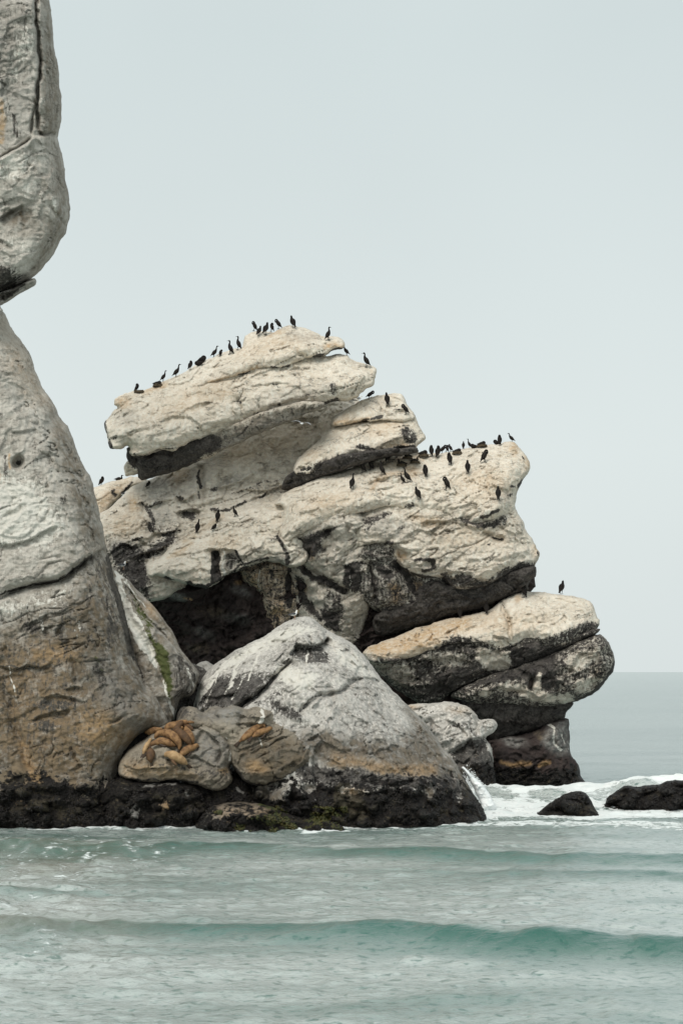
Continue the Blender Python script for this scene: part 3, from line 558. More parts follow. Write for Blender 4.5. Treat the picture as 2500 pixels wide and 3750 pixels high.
# cave wall in the shade below
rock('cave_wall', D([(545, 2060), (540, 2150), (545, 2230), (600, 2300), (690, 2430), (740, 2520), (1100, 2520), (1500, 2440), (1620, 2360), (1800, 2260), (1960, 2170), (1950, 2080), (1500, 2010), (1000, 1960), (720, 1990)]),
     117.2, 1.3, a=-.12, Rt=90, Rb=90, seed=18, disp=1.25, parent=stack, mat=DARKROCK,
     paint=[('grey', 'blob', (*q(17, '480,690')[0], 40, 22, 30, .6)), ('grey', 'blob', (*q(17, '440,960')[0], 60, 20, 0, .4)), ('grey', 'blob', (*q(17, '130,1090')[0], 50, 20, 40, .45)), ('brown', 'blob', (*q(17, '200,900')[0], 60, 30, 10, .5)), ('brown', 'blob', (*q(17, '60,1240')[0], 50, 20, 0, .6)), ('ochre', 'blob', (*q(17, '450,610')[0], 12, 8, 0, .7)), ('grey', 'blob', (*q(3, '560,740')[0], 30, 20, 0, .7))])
rock('rock_lobe', q(3, '405,640 440,655 480,690 560,700 640,720 700,705 740,715 700,760 640,800 560,790 480,800 420,780'), 115.2, 1.0, a=-.7, Rt=25, Rb=35, seed=19, disp=.5, parent=stack, mat=DARKROCK, paint=[('grey', 'poly', q(3, '500,740 580,740 640,790 600,800 520,780'), 9, .8), ('ochre', 'line', q(3, '590,770 630,780'), 6, .7)])
# lowest shelf on the right
rock('rock_slab', q(4, '172,985 182,965 205,942 280,932 340,912 420,872 480,852 560,826 620,802 700,790 760,780 830,772 870,742 905,708 950,682 1000,664 1050,661 1130,665 1200,675 1280,690 1340,696 1375,720 1391,760 1402,800 1416,816 1413,850 1380,872 1332,897 1290,922 1232,952 1160,962 1080,932 1040,920 1000,942 945,960 890,980 830,985 760,960 700,950 620,965 540,985 440,1015 380,1042 300,1052 220,1040'),
     113.6, 2.5, a=.55, Rt=110, Rb=55, seed=20, disp=.5, **SK,
     carve=[('crack', q(4, '905,710 912,760 935,790 940,850 955,940'), 8, .6), ('step', q(4, '560,960 620,935 700,930 780,920 850,940'), 18, .35), ('step', q(4, '605,880 640,865'), 10, .3), ('step', q(4, '860,890 920,900 960,930'), 18, .4)],
     paint=[('ochre', 'poly', q(4, '180,970 300,925 420,865 560,820 720,785 760,850 640,900 560,960 420,1000 300,1000'), 26, .72), ('ochre', 'poly', q(4, '200,950 330,930 350,950 300,985 220,985'), 9, .9), ('ochre', 'blob', (*q(4, '700,830')[0], 60, 22, -25, .75)), ('ochre', 'blob', (*q(4, '990,700')[0], 16, 26, 0, .6)), ('ochre', 'blob', (*q(4, '900,830')[0], 200, 50, 0, .35)),
            ('dark', 'poly', q(4, '440,1010 560,950 640,890 720,900 800,920 900,950 960,955 860,1000 700,1000 520,1020'), 14, .68), ('dark', 'poly', q(4, '1060,930 1080,900 1180,880 1300,830 1340,810 1416,830 1413,860 1330,905 1160,970'), 13, .70), ('dark', 'blob', (*q(4, '1350,845')[0], 28, 22, 0, .6)), ('dark', 'poly', q(4, '200,1030 300,1000 400,1000 460,1030 300,1060'), 10, .6),
            ('grey', 'line', q(4, '210,1010 300,1030 380,1020'), 14, .6), ('white', 'line', q(4, '270,1010 280,1050'), 7, .6), ('dark', 'line', q(4, '1180,770 1240,840'), 13, .4), ('dark', 'line', q(4, '905,660 915,760'), 3, .6), ('dark', 'line', q(4, '480,850 500,870'), 12, .5), ('white', 'line', q(4, '1250,880 1245,950'), 4, .5), ('white', 'line', q(4, '1190,890 1185,950'), 4, .5), ('white', 'line', q(4, '1300,830 1300,910'), 4, .5)])
rock('rock_slab', q(4, '180,985 300,960 500,930 800,920 1000,900 1300,880 1420,850 1400,885 1350,905 1240,965 1160,1000 1040,1060 900,1100 780,1130 700,1170 650,1200 600,1240 570,1262 500,1262 420,1222 350,1172 260,1090 200,1040'),
     113.4, 1.6, a=-.42, Rt=60, Rb=70, seed=21, disp=.9, parent=stack, mat=ROCK,
     carve=[('step', q(4, '460,1060 560,1010 640,1000 760,1030'), 24, .6), ('step', q(4, '840,1040 900,1020 960,1050'), 20, .5), ('step', q(4, '340,1120 430,1100 500,1130'), 20, .4)],
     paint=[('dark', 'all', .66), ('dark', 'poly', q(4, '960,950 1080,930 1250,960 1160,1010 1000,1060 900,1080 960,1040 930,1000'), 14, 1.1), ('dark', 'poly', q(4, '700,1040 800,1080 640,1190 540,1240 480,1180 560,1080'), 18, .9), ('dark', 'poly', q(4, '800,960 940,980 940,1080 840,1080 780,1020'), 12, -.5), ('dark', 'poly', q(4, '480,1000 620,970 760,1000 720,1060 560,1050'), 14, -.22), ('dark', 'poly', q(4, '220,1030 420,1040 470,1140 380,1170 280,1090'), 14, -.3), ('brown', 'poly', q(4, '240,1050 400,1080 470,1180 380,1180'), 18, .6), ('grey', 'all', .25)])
rock('rock_lobe', q(4, '1408,886 1440,902 1472,932 1492,980 1500,1030 1496,1078 1462,1122 1422,1162 1370,1202 1330,1225 1285,1247 1200,1265 1100,1268 980,1262 850,1258 760,1255 690,1235 630,1205 700,1160 800,1112 1000,1052 1180,985 1290,930 1350,905'),
     113.4, 2.4, a=-.28, Rt=60, Rb=75, seed=22, disp=.8, parent=stack, mat=ROCK,
     carve=[('step', q(4, '780,1190 900,1160 1020,1180 1120,1230'), 22, .5), ('crack', q(4, '1055,1190 1065,1140 1080,1110'), 10, .5), ('step', q(4, '1220,1050 1300,1080 1370,1060'), 24, .4)],
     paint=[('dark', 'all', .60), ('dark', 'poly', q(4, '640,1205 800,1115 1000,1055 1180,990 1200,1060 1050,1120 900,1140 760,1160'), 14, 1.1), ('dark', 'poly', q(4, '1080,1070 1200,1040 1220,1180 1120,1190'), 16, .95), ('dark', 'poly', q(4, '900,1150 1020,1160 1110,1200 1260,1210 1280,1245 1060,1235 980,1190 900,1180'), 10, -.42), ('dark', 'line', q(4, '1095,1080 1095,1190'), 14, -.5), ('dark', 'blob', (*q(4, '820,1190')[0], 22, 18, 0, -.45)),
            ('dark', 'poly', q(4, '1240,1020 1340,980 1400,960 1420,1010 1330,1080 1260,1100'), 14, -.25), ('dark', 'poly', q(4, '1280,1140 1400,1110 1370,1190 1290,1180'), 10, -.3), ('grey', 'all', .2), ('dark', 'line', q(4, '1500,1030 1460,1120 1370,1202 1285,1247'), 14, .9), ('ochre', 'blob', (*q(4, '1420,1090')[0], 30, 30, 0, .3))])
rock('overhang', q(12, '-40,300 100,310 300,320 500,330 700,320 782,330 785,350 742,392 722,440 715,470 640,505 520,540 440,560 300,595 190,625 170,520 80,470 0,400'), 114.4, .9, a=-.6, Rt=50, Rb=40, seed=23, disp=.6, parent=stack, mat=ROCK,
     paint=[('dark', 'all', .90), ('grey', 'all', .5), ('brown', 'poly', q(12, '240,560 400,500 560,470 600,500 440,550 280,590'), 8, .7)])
# the dark foot of the stack, washed by the waves
rock('rock_foot', q(12, '590,495 640,470 705,446 735,448 749,482 745,520 758,600 765,700 800,762 822,800 836,870 860,905 895,935 960,1100 600,1150 -60,1150 -60,820 -20,700 100,640 200,598 300,582 440,560 520,530'),
     114.6, 2.6, a=.12, Rt=60, Rb=200, seed=24, disp=.6, parent=stack, mat=DARKROCK, tide=(1.6, 2.5),
     carve=[('step', q(12, '200,600 330,580 440,585 560,610'), 24, -.5), ('crack', q(12, '185,620 205,740 215,860'), 14, .7), ('crack', q(12, '640,500 650,640 700,690'), 9, .2)],
     paint=[('white', 'line', q(12, '585,487 640,500 650,600 670,650 695,690'), 6, .85), ('white', 'line', q(12, '700,560 725,620'), 4, .7), ('white', 'line', q(12, '740,600 760,680'), 4, .5), ('grey', 'poly', q(12, '600,500 745,470 765,720 680,720 560,640'), 14, .75), ('grey', 'blob', (*q(12, '350,620')[0], 60, 20, 10, .7)), ('ochre', 'line', q(12, '260,760 360,790 470,770'), 10, .6), ('ochre', 'line', q(12, '540,780 610,760'), 7, .7), ('brown', 'poly', q(12, '500,550 640,560 640,640 540,610'), 10, .6)])
boul = rock('boulder', q(8, '1040,470 1075,458 1140,456 1200,453 1290,450 1340,468 1378,500 1392,524 1440,514 1477,538 1462,572 1412,602 1442,640 1452,700 1470,840 1440,920 1300,930 1240,780 1180,640 1120,560'),
     108.5, 2.5, a=.35, Rt=90, Rb=110, seed=25, disp=.7, mat=DOME, tide=(1.6, 2.5),
     carve=[('step', q(8, '1250,670 1320,620 1390,605 1420,600'), 30, .8), ('crack', q(8, '1385,500 1380,560 1370,600'), 12, .5)],
     paint=[('dark', 'poly', q(8, '1260,680 1330,620 1420,600 1460,720 1460,840 1300,800'), 12, .80), ('grey', 'poly', q(8, '1330,610 1420,600 1450,720 1380,740'), 14, .5), ('dark', 'line', q(8, '1270,560 1330,550 1380,600'), 16, .6), ('ochre', 'line', q(8, '1330,690 1400,690'), 10, .6), ('ochre', 'blob', (*q(8, '1090,465')[0], 40, 14, 0, .5)), ('ochre', 'blob', (*q(8, '1300,480')[0], 60, 20, 0, .3))],
     label='small guano-splashed grey boulder wedged between the white dome and the dark foot of the stack', cat='boulder')

# ============================================================================= the cliff on the left
cliff = empty('cliff', (-17.0, 96.0, 0.0), 'huge weathered cliff face cut by the left edge, pale above and brown below', 'cliff')
KK = dict(parent=cliff, mat=CLIFF)
rock('cliff_face', qq((5, '-500,60 -100,60 0,96 20,110 60,160 85,213 112,250 150,300 200,370 250,440 280,500 300,570 315,632 342,692 400,782 440,842 482,912 512,992 540,1040 580,1092 622,1182 662,1282 680,1332 720,1412 762,1502 792,1582 812,1662 842,1752 862,1832 872,1902 887,1992 907,2082 932,2152 952,2222'),
     (7, '612,20 632,80 648,150 690,260 715,360 742,480 770,580 800,660 850,760 900,860 960,960 985,1040 900,1060 830,1090 780,1130 730,1210 705,1250 690,1300 690,1500 690,1720 300,1760 -300,1760')),
     97.2, 4.8, a=.13, Rt=200, Rb=130, p=1.9, seed=31, disp=.30, fine=1.5, strat=.42, facet=.8, tide=(1.0, 3.9), lumps=(90, -60, 480, 2870, 3080), **KK,
     carve=[('step', q(7, '-20,300 80,250 200,213 330,198 400,158 460,110 530,50 612,0'), 40, .8), ('crack', q(7, '0,285 80,250 200,215 330,200 400,160 460,110 530,52'), 11, .8), ('step', q(5, '0,2085 40,2112 130,2088 210,2068 280,2038 360,1988 430,1948 500,1932'), 26, .45),
            ('bump', q(5, '160,1395')[0], 26, 32, 20, -.9), ('step', q(5, '100,1130 200,1125 330,1105'), 18, .25), ('step', q(7, '0,692 80,700 160,682 230,690 300,660'), 22, .4), ('crack', q(7, '10,780 60,900 90,1050 150,1200 180,1330'), 20, .45), ('crack', q(7, '640,160 690,300 720,420 745,500'), 9, .3),
            ('step', q(7, '380,820 440,800 470,810'), 14, .3), ('crack', q(7, '740,500 770,640 830,760 850,860'), 18, .7), ('step', q(7, '170,1000 260,960 330,950 400,930'), 20, .35), ('crack', q(7, '400,640 430,720 440,800'), 13, .3), ('step', q(7, '240,870 330,850 420,870 500,900'), 18, .3), ('step', q(5, '330,1300 420,1330 470,1400'), 16, .25), ('crack', q(7, '0,770 70,750 150,745'), 8, .3)],
     paint=[('dark', 'line', q(7, '120,380 140,520 130,700'), 22, .5), ('dark', 'line', q(7, '360,320 350,480 380,640'), 26, .55), ('dark', 'line', q(7, '520,200 500,420 540,560'), 22, .5), ('white', 'line', q(7, '230,320 250,480'), 16, .45), ('white', 'line', q(7, '440,420 450,560'), 14, .4), ('dark', 'line', q(5, '300,1150 310,1350 330,1500'), 18, .45), ('dark', 'line', q(5, '430,1250 450,1420'), 14, .45), ('dark', 'line', q(5, '200,700 210,900'), 16, .35), ('dark', 'poly', q(7, '-300,480 100,420 300,330 460,200 600,200 700,520 800,800 640,1000 640,1300 -300,1320'), 90, .40), ('dark', 'all', .08), ('dark', 'line', q(7, '625,60 645,150 680,270 705,380 740,480 765,600'), 26, 1.0), ('dark', 'blob', (*q(7, '640,480')[0], 34, 90, 0, .75)), ('white', 'poly', q(7, '-300,330 80,290 330,230 470,150 400,320 200,420 -300,470'), 40, .5), ('brown', 'poly', q(7, '-300,520 60,490 200,430 350,330 480,180 610,-20 640,120 700,320 800,640 960,960 980,1060 800,1120 640,1300 600,1500 -300,1500'), 120, 1.0), ('ochre', 'poly', q(7, '-100,620 150,600 330,700 500,900 640,1000 640,1250 400,1320 100,1300 -100,1000'), 90, .20), ('ochre', 'blob', (*q(7, '560,1050')[0], 120, 90, 20, .5)), ('ochre', 'blob', (*q(7, '300,620')[0], 120, 50, 0, .42)), ('ochre', 'line', q(7, '140,1150 190,1320 260,1340'), 26, .55), ('ochre', 'blob', (*q(7, '750,1120')[0], 40, 50, 0, .5)),
            ('brown', 'poly', q(5, '420,900 480,912 540,1040 620,1182 680,1332 762,1502 812,1662 862,1832 907,2082 820,2140 700,2000 640,1800 560,1500 480,1300 450,1100'), 40, .68), ('dark', 'line', q(7, '560,100 610,240 640,380 640,500 620,600'), 40, .50), ('dark', 'poly', q(7, '600,380 660,360 690,480 660,600 610,640 590,520'), 18, .62), ('dark', 'poly', q(7, '610,20 632,80 648,150 690,280 720,420 690,360 650,200'), 9, 1.0), ('dark', 'line', q(7, '738,500 770,620 800,700 840,780'), 9, .9),
            ('dark', 'poly', q(7, '80,380 250,300 420,330 380,520 250,560 120,480'), 50, .42), ('dark', 'blob', (*q(7, '320,920')[0], 130, 40, 0, .72)), ('dark', 'blob', (*q(7, '260,1040')[0], 90, 40, 20, .68)), ('dark', 'blob', (*q(7, '580,740')[0], 40, 90, -10, .66)), ('dark', 'blob', (*q(7, '200,460')[0], 110, 60, -10, .6)), ('dark', 'blob', (*q(7, '60,1000')[0], 40, 80, 0, .55)), ('dark', 'blob', (*q(7, '420,1180')[0], 60, 30, 0, .5)), ('dark', 'line', q(7, '-20,296 80,252 200,217 330,202 400,162 460,112 530,52'), 7, .9), ('dark', 'blob', (*q(5, '100,1960')[0], 60, 30, 0, .6)), ('dark', 'blob', (*q(5, '550,1720')[0], 28, 36, 20, .55)), ('dark', 'line', q(5, '60,1350 60,1500 100,1640'), 16, .62),
            ('dark', 'blob', (*q(5, '175,1400')[0], 14, 14, 0, 1.0)), ('dark', 'blob', (*q(5, '15,1000')[0], 20, 16, 0, .7)), ('dark', 'line', q(5, '0,2080 60,2105 200,2070 280,2040 380,1980 490,1935'), 8, .7), ('brown', 'line', q(5, '0,2060 100,2090 280,2030 420,1950'), 16, .7), ('dark', 'line', q(7, '-20,690 80,700 230,690'), 6, .7), ('grey', 'poly', q(7, '500,640 620,640 760,900 800,1050 660,1000 560,860'), 30, .5),
            ('ochre', 'line', q(5, '95,1330 95,1450'), 5, .8), ('ochre', 'blob', (*q(5, '15,1560')[0], 16, 30, 0, .7)), ('green', 'line', q(7, '560,640 600,720'), 12, .4), ('white', 'poly', q(5, '-300,1500 300,1480 560,1800 600,1950 420,2180 -300,2200'), 60, .72), ('white', 'line', q(5, '50,1050 60,1250 30,1500'), 16, .35), ('white', 'line', q(7, '50,700 80,800 100,890'), 4, .6), ('ochre', 'poly', q(5, '0,150 100,260 280,560 330,700 420,850 300,900 100,600'), 50, .30), ('dark', 'blob', (*q(7, '130,780')[0], 90, 40, 0, .35))])
rock('cliff_block', qq((6, '-420,-120 372,-120 382,0 391,120 402,220 420,380 436,500 446,640 455,740 466,830 465,900 456,950 436,1015 452,1080 476,1180 491,1280 501,1380 521,1480 526,1560 516,1640 501,1740 462,1790 402,1900 342,1970 292,2040 240,2092 150,2140 60,2180 -60,2240 -420,2280')),
     97.5, 4.2, a=-.08, Rt=100, Rb=85, p=2.0, seed=32, disp=.36, fine=1.3, strat=.3, facet=1.0, **KK,
     carve=[('crack', q(6, '268,-60 272,0 281,140 291,300 300,450 297,600 286,720 275,800 285,900 294,990'), 6, 1.0), ('crack', q(6, '255,740 262,780 247,900 238,1020'), 4, .5), ('step', q(6, '-60,1215 0,1185 120,1118 210,1060 250,1035'), 24, -.5), ('crack', q(6, '0,1190 120,1120 240,1040'), 5, .4), ('crack', q(6, '292,990 320,1005 360,998 436,1016'), 6, .7), ('bump', q(6, '120,1300')[0], 90, 120, -20, .5), ('step', q(6, '-20,1640 80,1570 190,1530'), 26, .55), ('step', q(6, '-40,590 0,600 50,625'), 20, .3), ('step', q(6, '0,1790 50,1820 80,1850'), 14, .3), ('crack', q(6, '370,1520 420,1600 490,1700'), 6, .25)],
     paint=[('grey', 'poly', q(6, '-420,-120 270,-120 300,600 250,1000 100,1100 -420,1200'), 40, .35), ('brown', 'blob', (*q(6, '140,1620')[0], 60, 70, -30, .85)), ('dark', 'line', q(6, '60,800 110,900 140,1000'), 22, .6), ('dark', 'blob', (*q(6, '80,860')[0], 34, 50, -30, .55)), ('ochre', 'line', q(6, '10,760 20,900 10,1060'), 12, .7), ('brown', 'poly', q(6, '330,0 380,0 440,500 465,850 440,1000 320,990 310,600'), 20, .48), ('brown', 'poly', q(6, '400,1100 450,1080 520,1480 500,1740 400,1900 300,2030 200,2100 340,1800 440,1500'), 22, .55), ('dark', 'poly', q(6, '-60,1900 60,1980 200,2080 100,2180 -60,2260'), 24, .8), ('dark', 'line', q(6, '272,0 291,300 297,600 275,800'), 2.5, .9), ('white', 'blob', (*q(6, '80,1250')[0], 140, 70, -20, .65)), ('white', 'blob', (*q(6, '200,1400')[0], 90, 60, -20, .5)), ('white', 'blob', (*q(6, '180,1850')[0], 70, 60, -20, .45)), ('white', 'blob', (*q(6, '420,1560')[0], 30, 60, 0, .5)), ('white', 'blob', (*q(6, '300,760')[0], 26, 30, 0, .55)), ('white', 'blob', (*q(6, '60,1820')[0], 36, 40, 0, .5)), ('white', 'poly', q(6, '100,200 270,100 280,420 120,700 20,650'), 50, .55), ('dark', 'line', q(6, '95,60 90,300'), 8, .3)])
rock('cliff_slab', q(6, '-420,2250 -60,2200 60,2170 150,2135 205,2105 256,2080 276,2105 268,2140 210,2172 150,2202 100,2235 55,2265 10,2292 -100,2330 -420,2400'), 96.6, 1.8, a=-.5, Rt=14, Rb=22, seed=33, disp=.3, jag=3, **KK, carve=[('step', q(6, '0,2225 60,2195 130,2160 210,2115'), 20, .4)], paint=[('dark', 'poly', q(6, '-420,2260 60,2170 180,2120 200,2140 60,2240 -420,2330'), 7, .9), ('grey', 'all', .45), ('dark', 'line', q(6, '10,2290 100,2235 200,2180'), 4, .8)])
rock('cliff_block', q(6, '-420,2290 -20,2270 2,2285 10,2310 26,2325 20,2340 6,2345 10,2400 -420,2460'), 95.5, 1.2, Rt=10, Rb=14, seed=34, disp=.2, jag=2, **KK)
# the flank behind, with its guano runnel and strip of green
rock('cliff_flank', q(7, '560,60 640,110 668,140 720,180 760,215 792,250 852,312 902,372 952,442 1002,502 1042,592 1102,662 1150,728 1132,780 1112,850 1045,872 1020,920 1013,1008 960,1060 880,1000 800,800 700,500'),
     97.9, 2.0, a=.32, b=.25, Rt=60, Rb=60, seed=35, disp=.4, strat=.1, jag=5, **KK,
     carve=[('crack', q(7, '675,200 720,330 760,430 830,540 880,640 920,740 960,820'), 11, .35), ('crack', q(7, '790,250 830,330 870,400 930,470'), 12, .4), ('step', q(7, '720,190 780,300 850,400 930,480 1000,560'), 14, .3)],
     paint=[('brown', 'all', .60), ('white', 'poly', q(7, '655,140 705,180 730,300 790,420 850,510 880,600 905,700 880,690 850,620 800,570 740,450 700,310'), 7, 1.15), ('white', 'line', q(7, '945,770 975,860 1000,940 1010,1005'), 7, 1.1), ('white', 'line', q(7, '720,190 790,300 850,360'), 4, .7), ('green', 'poly', q(7, '850,500 900,540 950,600 985,700 1000,820 985,880 960,790 920,700 880,600'), 14, 1.05), ('green', 'poly', q(7, '740,220 800,330 860,440 900,540 850,500 780,380'), 14, .75),
            ('dark', 'poly', q(7, '1010,560 1060,620 1150,728 1112,850 1020,920 1010,1000 1000,840 990,700'), 20, .62), ('white', 'line', q(7, '990,480 1050,600 1110,680'), 9, .5), ('white', 'line', q(7, '1080,720 1110,800'), 10, .55), ('grey', 'poly', q(7, '960,560 1150,728 1030,900 1000,760'), 24, .5), ('dark', 'line', q(7, '730,240 770,340 830,420'), 6, .6), ('ochre', 'blob', (*q(7, '870,360')[0], 40, 40, 0, .4))])

# ============================================================================= boulders in front
dome = rock('boulder', q(8, '590,77 640,74 680,90 720,125 782,156 830,186 872,226 902,270 952,330 1002,380 1042,420 1078,460 1122,500 1162,560 1202,610 1242,660 1292,720 1332,790 1372,850 1402,893 1420,930 1450,1080 1100,1240 500,1240 300,1150 250,900 240,640 140,520 132,470 140,425 160,360 200,312 242,270 300,232 370,192 440,160 490,122 540,92'),
     98.2, 6.2, a=.36, Rt=330, Rb=260, p=1.75, Tb=6, seed=41, disp=.62, strat=.25, mat=DOME, tide=(.9, 4.0), sm=9, lumps=(150, 880, 1780, 2860, 3080),
     carve=[('step', q(8, '330,470 400,420 450,370 490,320 540,270 570,245'), 26, .8), ('crack', q(8, '290,500 380,440 450,380 500,310 560,255'), 9, .8), ('step', q(8, '545,235 580,190 620,200 660,195 700,180 720,150'), 36, 1.3), ('bump', q(8, '640,150')[0], 60, 36, -15, .5, .5), ('crack', q(8, '470,185 520,180 580,185'), 6, .35), ('crack', q(8, '640,150 650,195'), 6, .35), ('crack', q(8, '720,130 715,170 690,190'), 6, .5),
            ('crack', q(8, '590,500 640,450 690,420 760,410 820,370 890,330'), 8, .5), ('step', q(8, '640,480 700,420 830,370'), 20, .3), ('crack', q(8, '520,190 620,130 700,100'), 5, .25), ('step', q(8, '820,350 900,335 960,350'), 18, .25), ('crack', q(8, '760,280 790,250'), 8, .3), ('step', q(8, '160,420 250,420 330,400'), 26, .4), ('step', q(8, '1020,800 1100,790 1180,830'), 30, .4), ('step', q(8, '780,830 900,850 1000,830'), 30, .4)],
     paint=[('grey', 'all', .22), ('dark', 'all', .10), ('white', 'all', .16), ('dark', 'poly', q(8, '140,470 170,380 240,330 330,320 420,320 480,330 430,400 360,460 260,490'), 30, .92), ('white', 'line', q(8, '330,240 260,300 200,370 160,440'), 7, 0.85), ('white', 'line', q(8, '380,230 320,300 290,370 270,410'), 6, 0.8), ('white', 'line', q(8, '430,230 390,300 370,350'), 6, 0.8), ('white', 'line', q(8, '300,250 230,310 180,360'), 5, 0.8), ('white', 'line', q(8, '250,300 210,400 190,450'), 4, 0.7), ('white', 'line', q(8, '350,300 330,380 300,440'), 4, 0.6), ('white', 'line', q(8, '400,420 440,400 470,430'), 6, 0.6), ('white', 'line', q(8, '540,330 530,400 545,470'), 5, 0.6), ('white', 'line', q(8, '580,330 580,420 590,480'), 5, 0.55), ('white', 'line', q(8, '620,330 640,400'), 5, 0.5), ('dark', 'poly', q(8, '545,240 580,200 700,190 730,230 740,280 660,290 600,270'), 11, .72), ('dark', 'line', q(8, '290,500 380,440 450,380 500,310 555,260'), 9, .85), ('dark', 'line', q(8, '380,430 450,450 520,400'), 20, .55), ('dark', 'poly', q(8, '470,430 600,480 640,560 560,520 470,480'), 24, .85), ('dark', 'line', q(8, '600,490 650,440 690,420'), 9, .6),
            ('grey', 'poly', q(8, '640,520 800,400 940,380 1100,520 1250,680 1200,700 900,650 760,640'), 50, .36), ('dark', 'poly', q(8, '720,470 900,360 960,420 1020,600 860,640 760,600'), 60, .36), ('brown', 'poly', q(8, '1075,470 1160,560 1240,660 1300,730 1280,800 1150,780 1000,785 760,750 640,680 540,600 700,570 860,620 1050,630 1110,560'), 26, 1.0), ('ochre', 'line', q(8, '760,700 900,720 1040,760 1180,740'), 30, .42),
            ('dark', 'poly', q(8, '560,700 700,720 900,750 1100,770 1280,760 1380,880 1100,840 800,830 600,800'), 22, .88), ('white', 'poly', q(8, '300,240 500,120 620,90 700,130 560,180 420,240 250,330'), 26, .75), ('white', 'poly', q(8, '720,140 860,240 960,360 860,330 760,290'), 30, .75), ('white', 'poly', q(8, '500,270 620,300 700,330 620,420 480,330'), 20, .8), ('white', 'line', q(8, '634,215 630,280'), 5, .9), ('white', 'line', q(8, '150,440 200,360 260,300'), 10, .7), ('white', 'line', q(8, '420,420 500,380 580,420'), 16, .4),
            ('wet', 'blob', (*q(8, '1165,850')[0], 26, 34, 0, -.7)), ('brown', 'blob', (*q(8, '1165,850')[0], 30, 36, 0, 1.0)), ('wet', 'blob', (*q(8, '470,850')[0], 70, 40, 0, -.55)), ('brown', 'blob', (*q(8, '470,850')[0], 90, 50, 0, 1.0)), ('wet', 'blob', (*q(8, '830,840')[0], 60, 20, 0, -.6)), ('ochre', 'blob', (*q(8, '830,840')[0], 60, 22, 0, .7)), ('wet', 'blob', (*q(8, '640,830')[0], 40, 20, 0, -.5)), ('brown', 'blob', (*q(8, '640,830')[0], 44, 24, 0, .8)), ('wet', 'blob', (*q(8, '1300,850')[0], 30, 60, -20, -.45)), ('brown', 'line', q(8, '1260,700 1330,820 1380,890'), 26, .8), ('white', 'blob', (*q(8, '760,350')[0], 90, 60, 0, .42)), ('dark', 'line', q(8, '860,340 940,330 990,380'), 10, .4), ('dark', 'blob', (*q(8, '940,440')[0], 60, 40, 20, .42)), ('dark', 'blob', (*q(8, '880,540')[0], 40, 40, 20, .42))],
     label='large dome-shaped boulder with white guano runs down its crown and a dark mussel-covered base', cat='boulder')
bumps = rock('boulder', q(9, '560,330 600,250 640,140 690,90 760,100 820,150 860,110 930,80 1000,100 1060,85 1120,75 1150,90 1200,120 1260,100 1330,92 1420,100 1500,140 1568,170 1640,230 1720,330 1790,440 1800,560 1740,640 1620,700 1500,760 1380,800 1200,760 1100,640 1000,400 800,300'),
     93.4, 2.0, a=.55, Rt=70, Rb=80, seed=42, disp=.5, mat=LEDGE, tide=(2.0, 2.9),
     carve=[('step', q(9, '1110,240 1200,238 1300,245 1400,260'), 26, .45), ('crack', q(9, '800,185 860,150 930,160 990,200'), 9, .4), ('bump', q(9, '1320,150')[0], 70, 40, 0, .6), ('bump', q(9, '1060,130')[0], 50, 24, 0, .4), ('crack', q(9, '1180,110 1200,180 1150,240'), 12, .5), ('step', q(9, '1500,640 1568,600 1640,560'), 16, .4)],
     paint=[('dark', 'all', .16), ('grey', 'poly', q(9, '800,150 1000,90 1160,80 1200,180 1100,240 900,200'), 20, .7), ('white', 'line', q(9, '1345,130 1360,170 1340,260'), 7, 1.0), ('white', 'line', q(9, '1435,110 1430,200'), 5, .6), ('white', 'line', q(9, '1480,140 1568,190 1660,280'), 9, .6), ('dark', 'poly', q(9, '590,250 650,100 720,90 780,140 700,190'), 14, .75), ('dark', 'poly', q(9, '1220,140 1330,160 1320,240 1200,230'), 14, .5), ('brown', 'poly', q(9, '1150,420 1400,330 1568,340 1760,480 1740,640 1400,780 1150,640'), 30, .85), ('dark', 'poly', q(9, '1440,440 1540,420 1540,540 1450,540'), 16, .5), ('ochre', 'blob', (*q(9, '1300,620')[0], 50, 30, 0, .5)), ('white', 'line', q(9, '1320,360 1350,440'), 5, .6), ('dark', 'poly', q(9, '1500,700 1640,650 1760,560 1700,700 1500,780'), 12, .7), ('dark', 'line', q(9, '1100,640 1180,740 1300,790'), 14, .8)],
     label='knobbly brown boulder at the foot of the white dome carrying a pair of sea lions', cat='boulder')
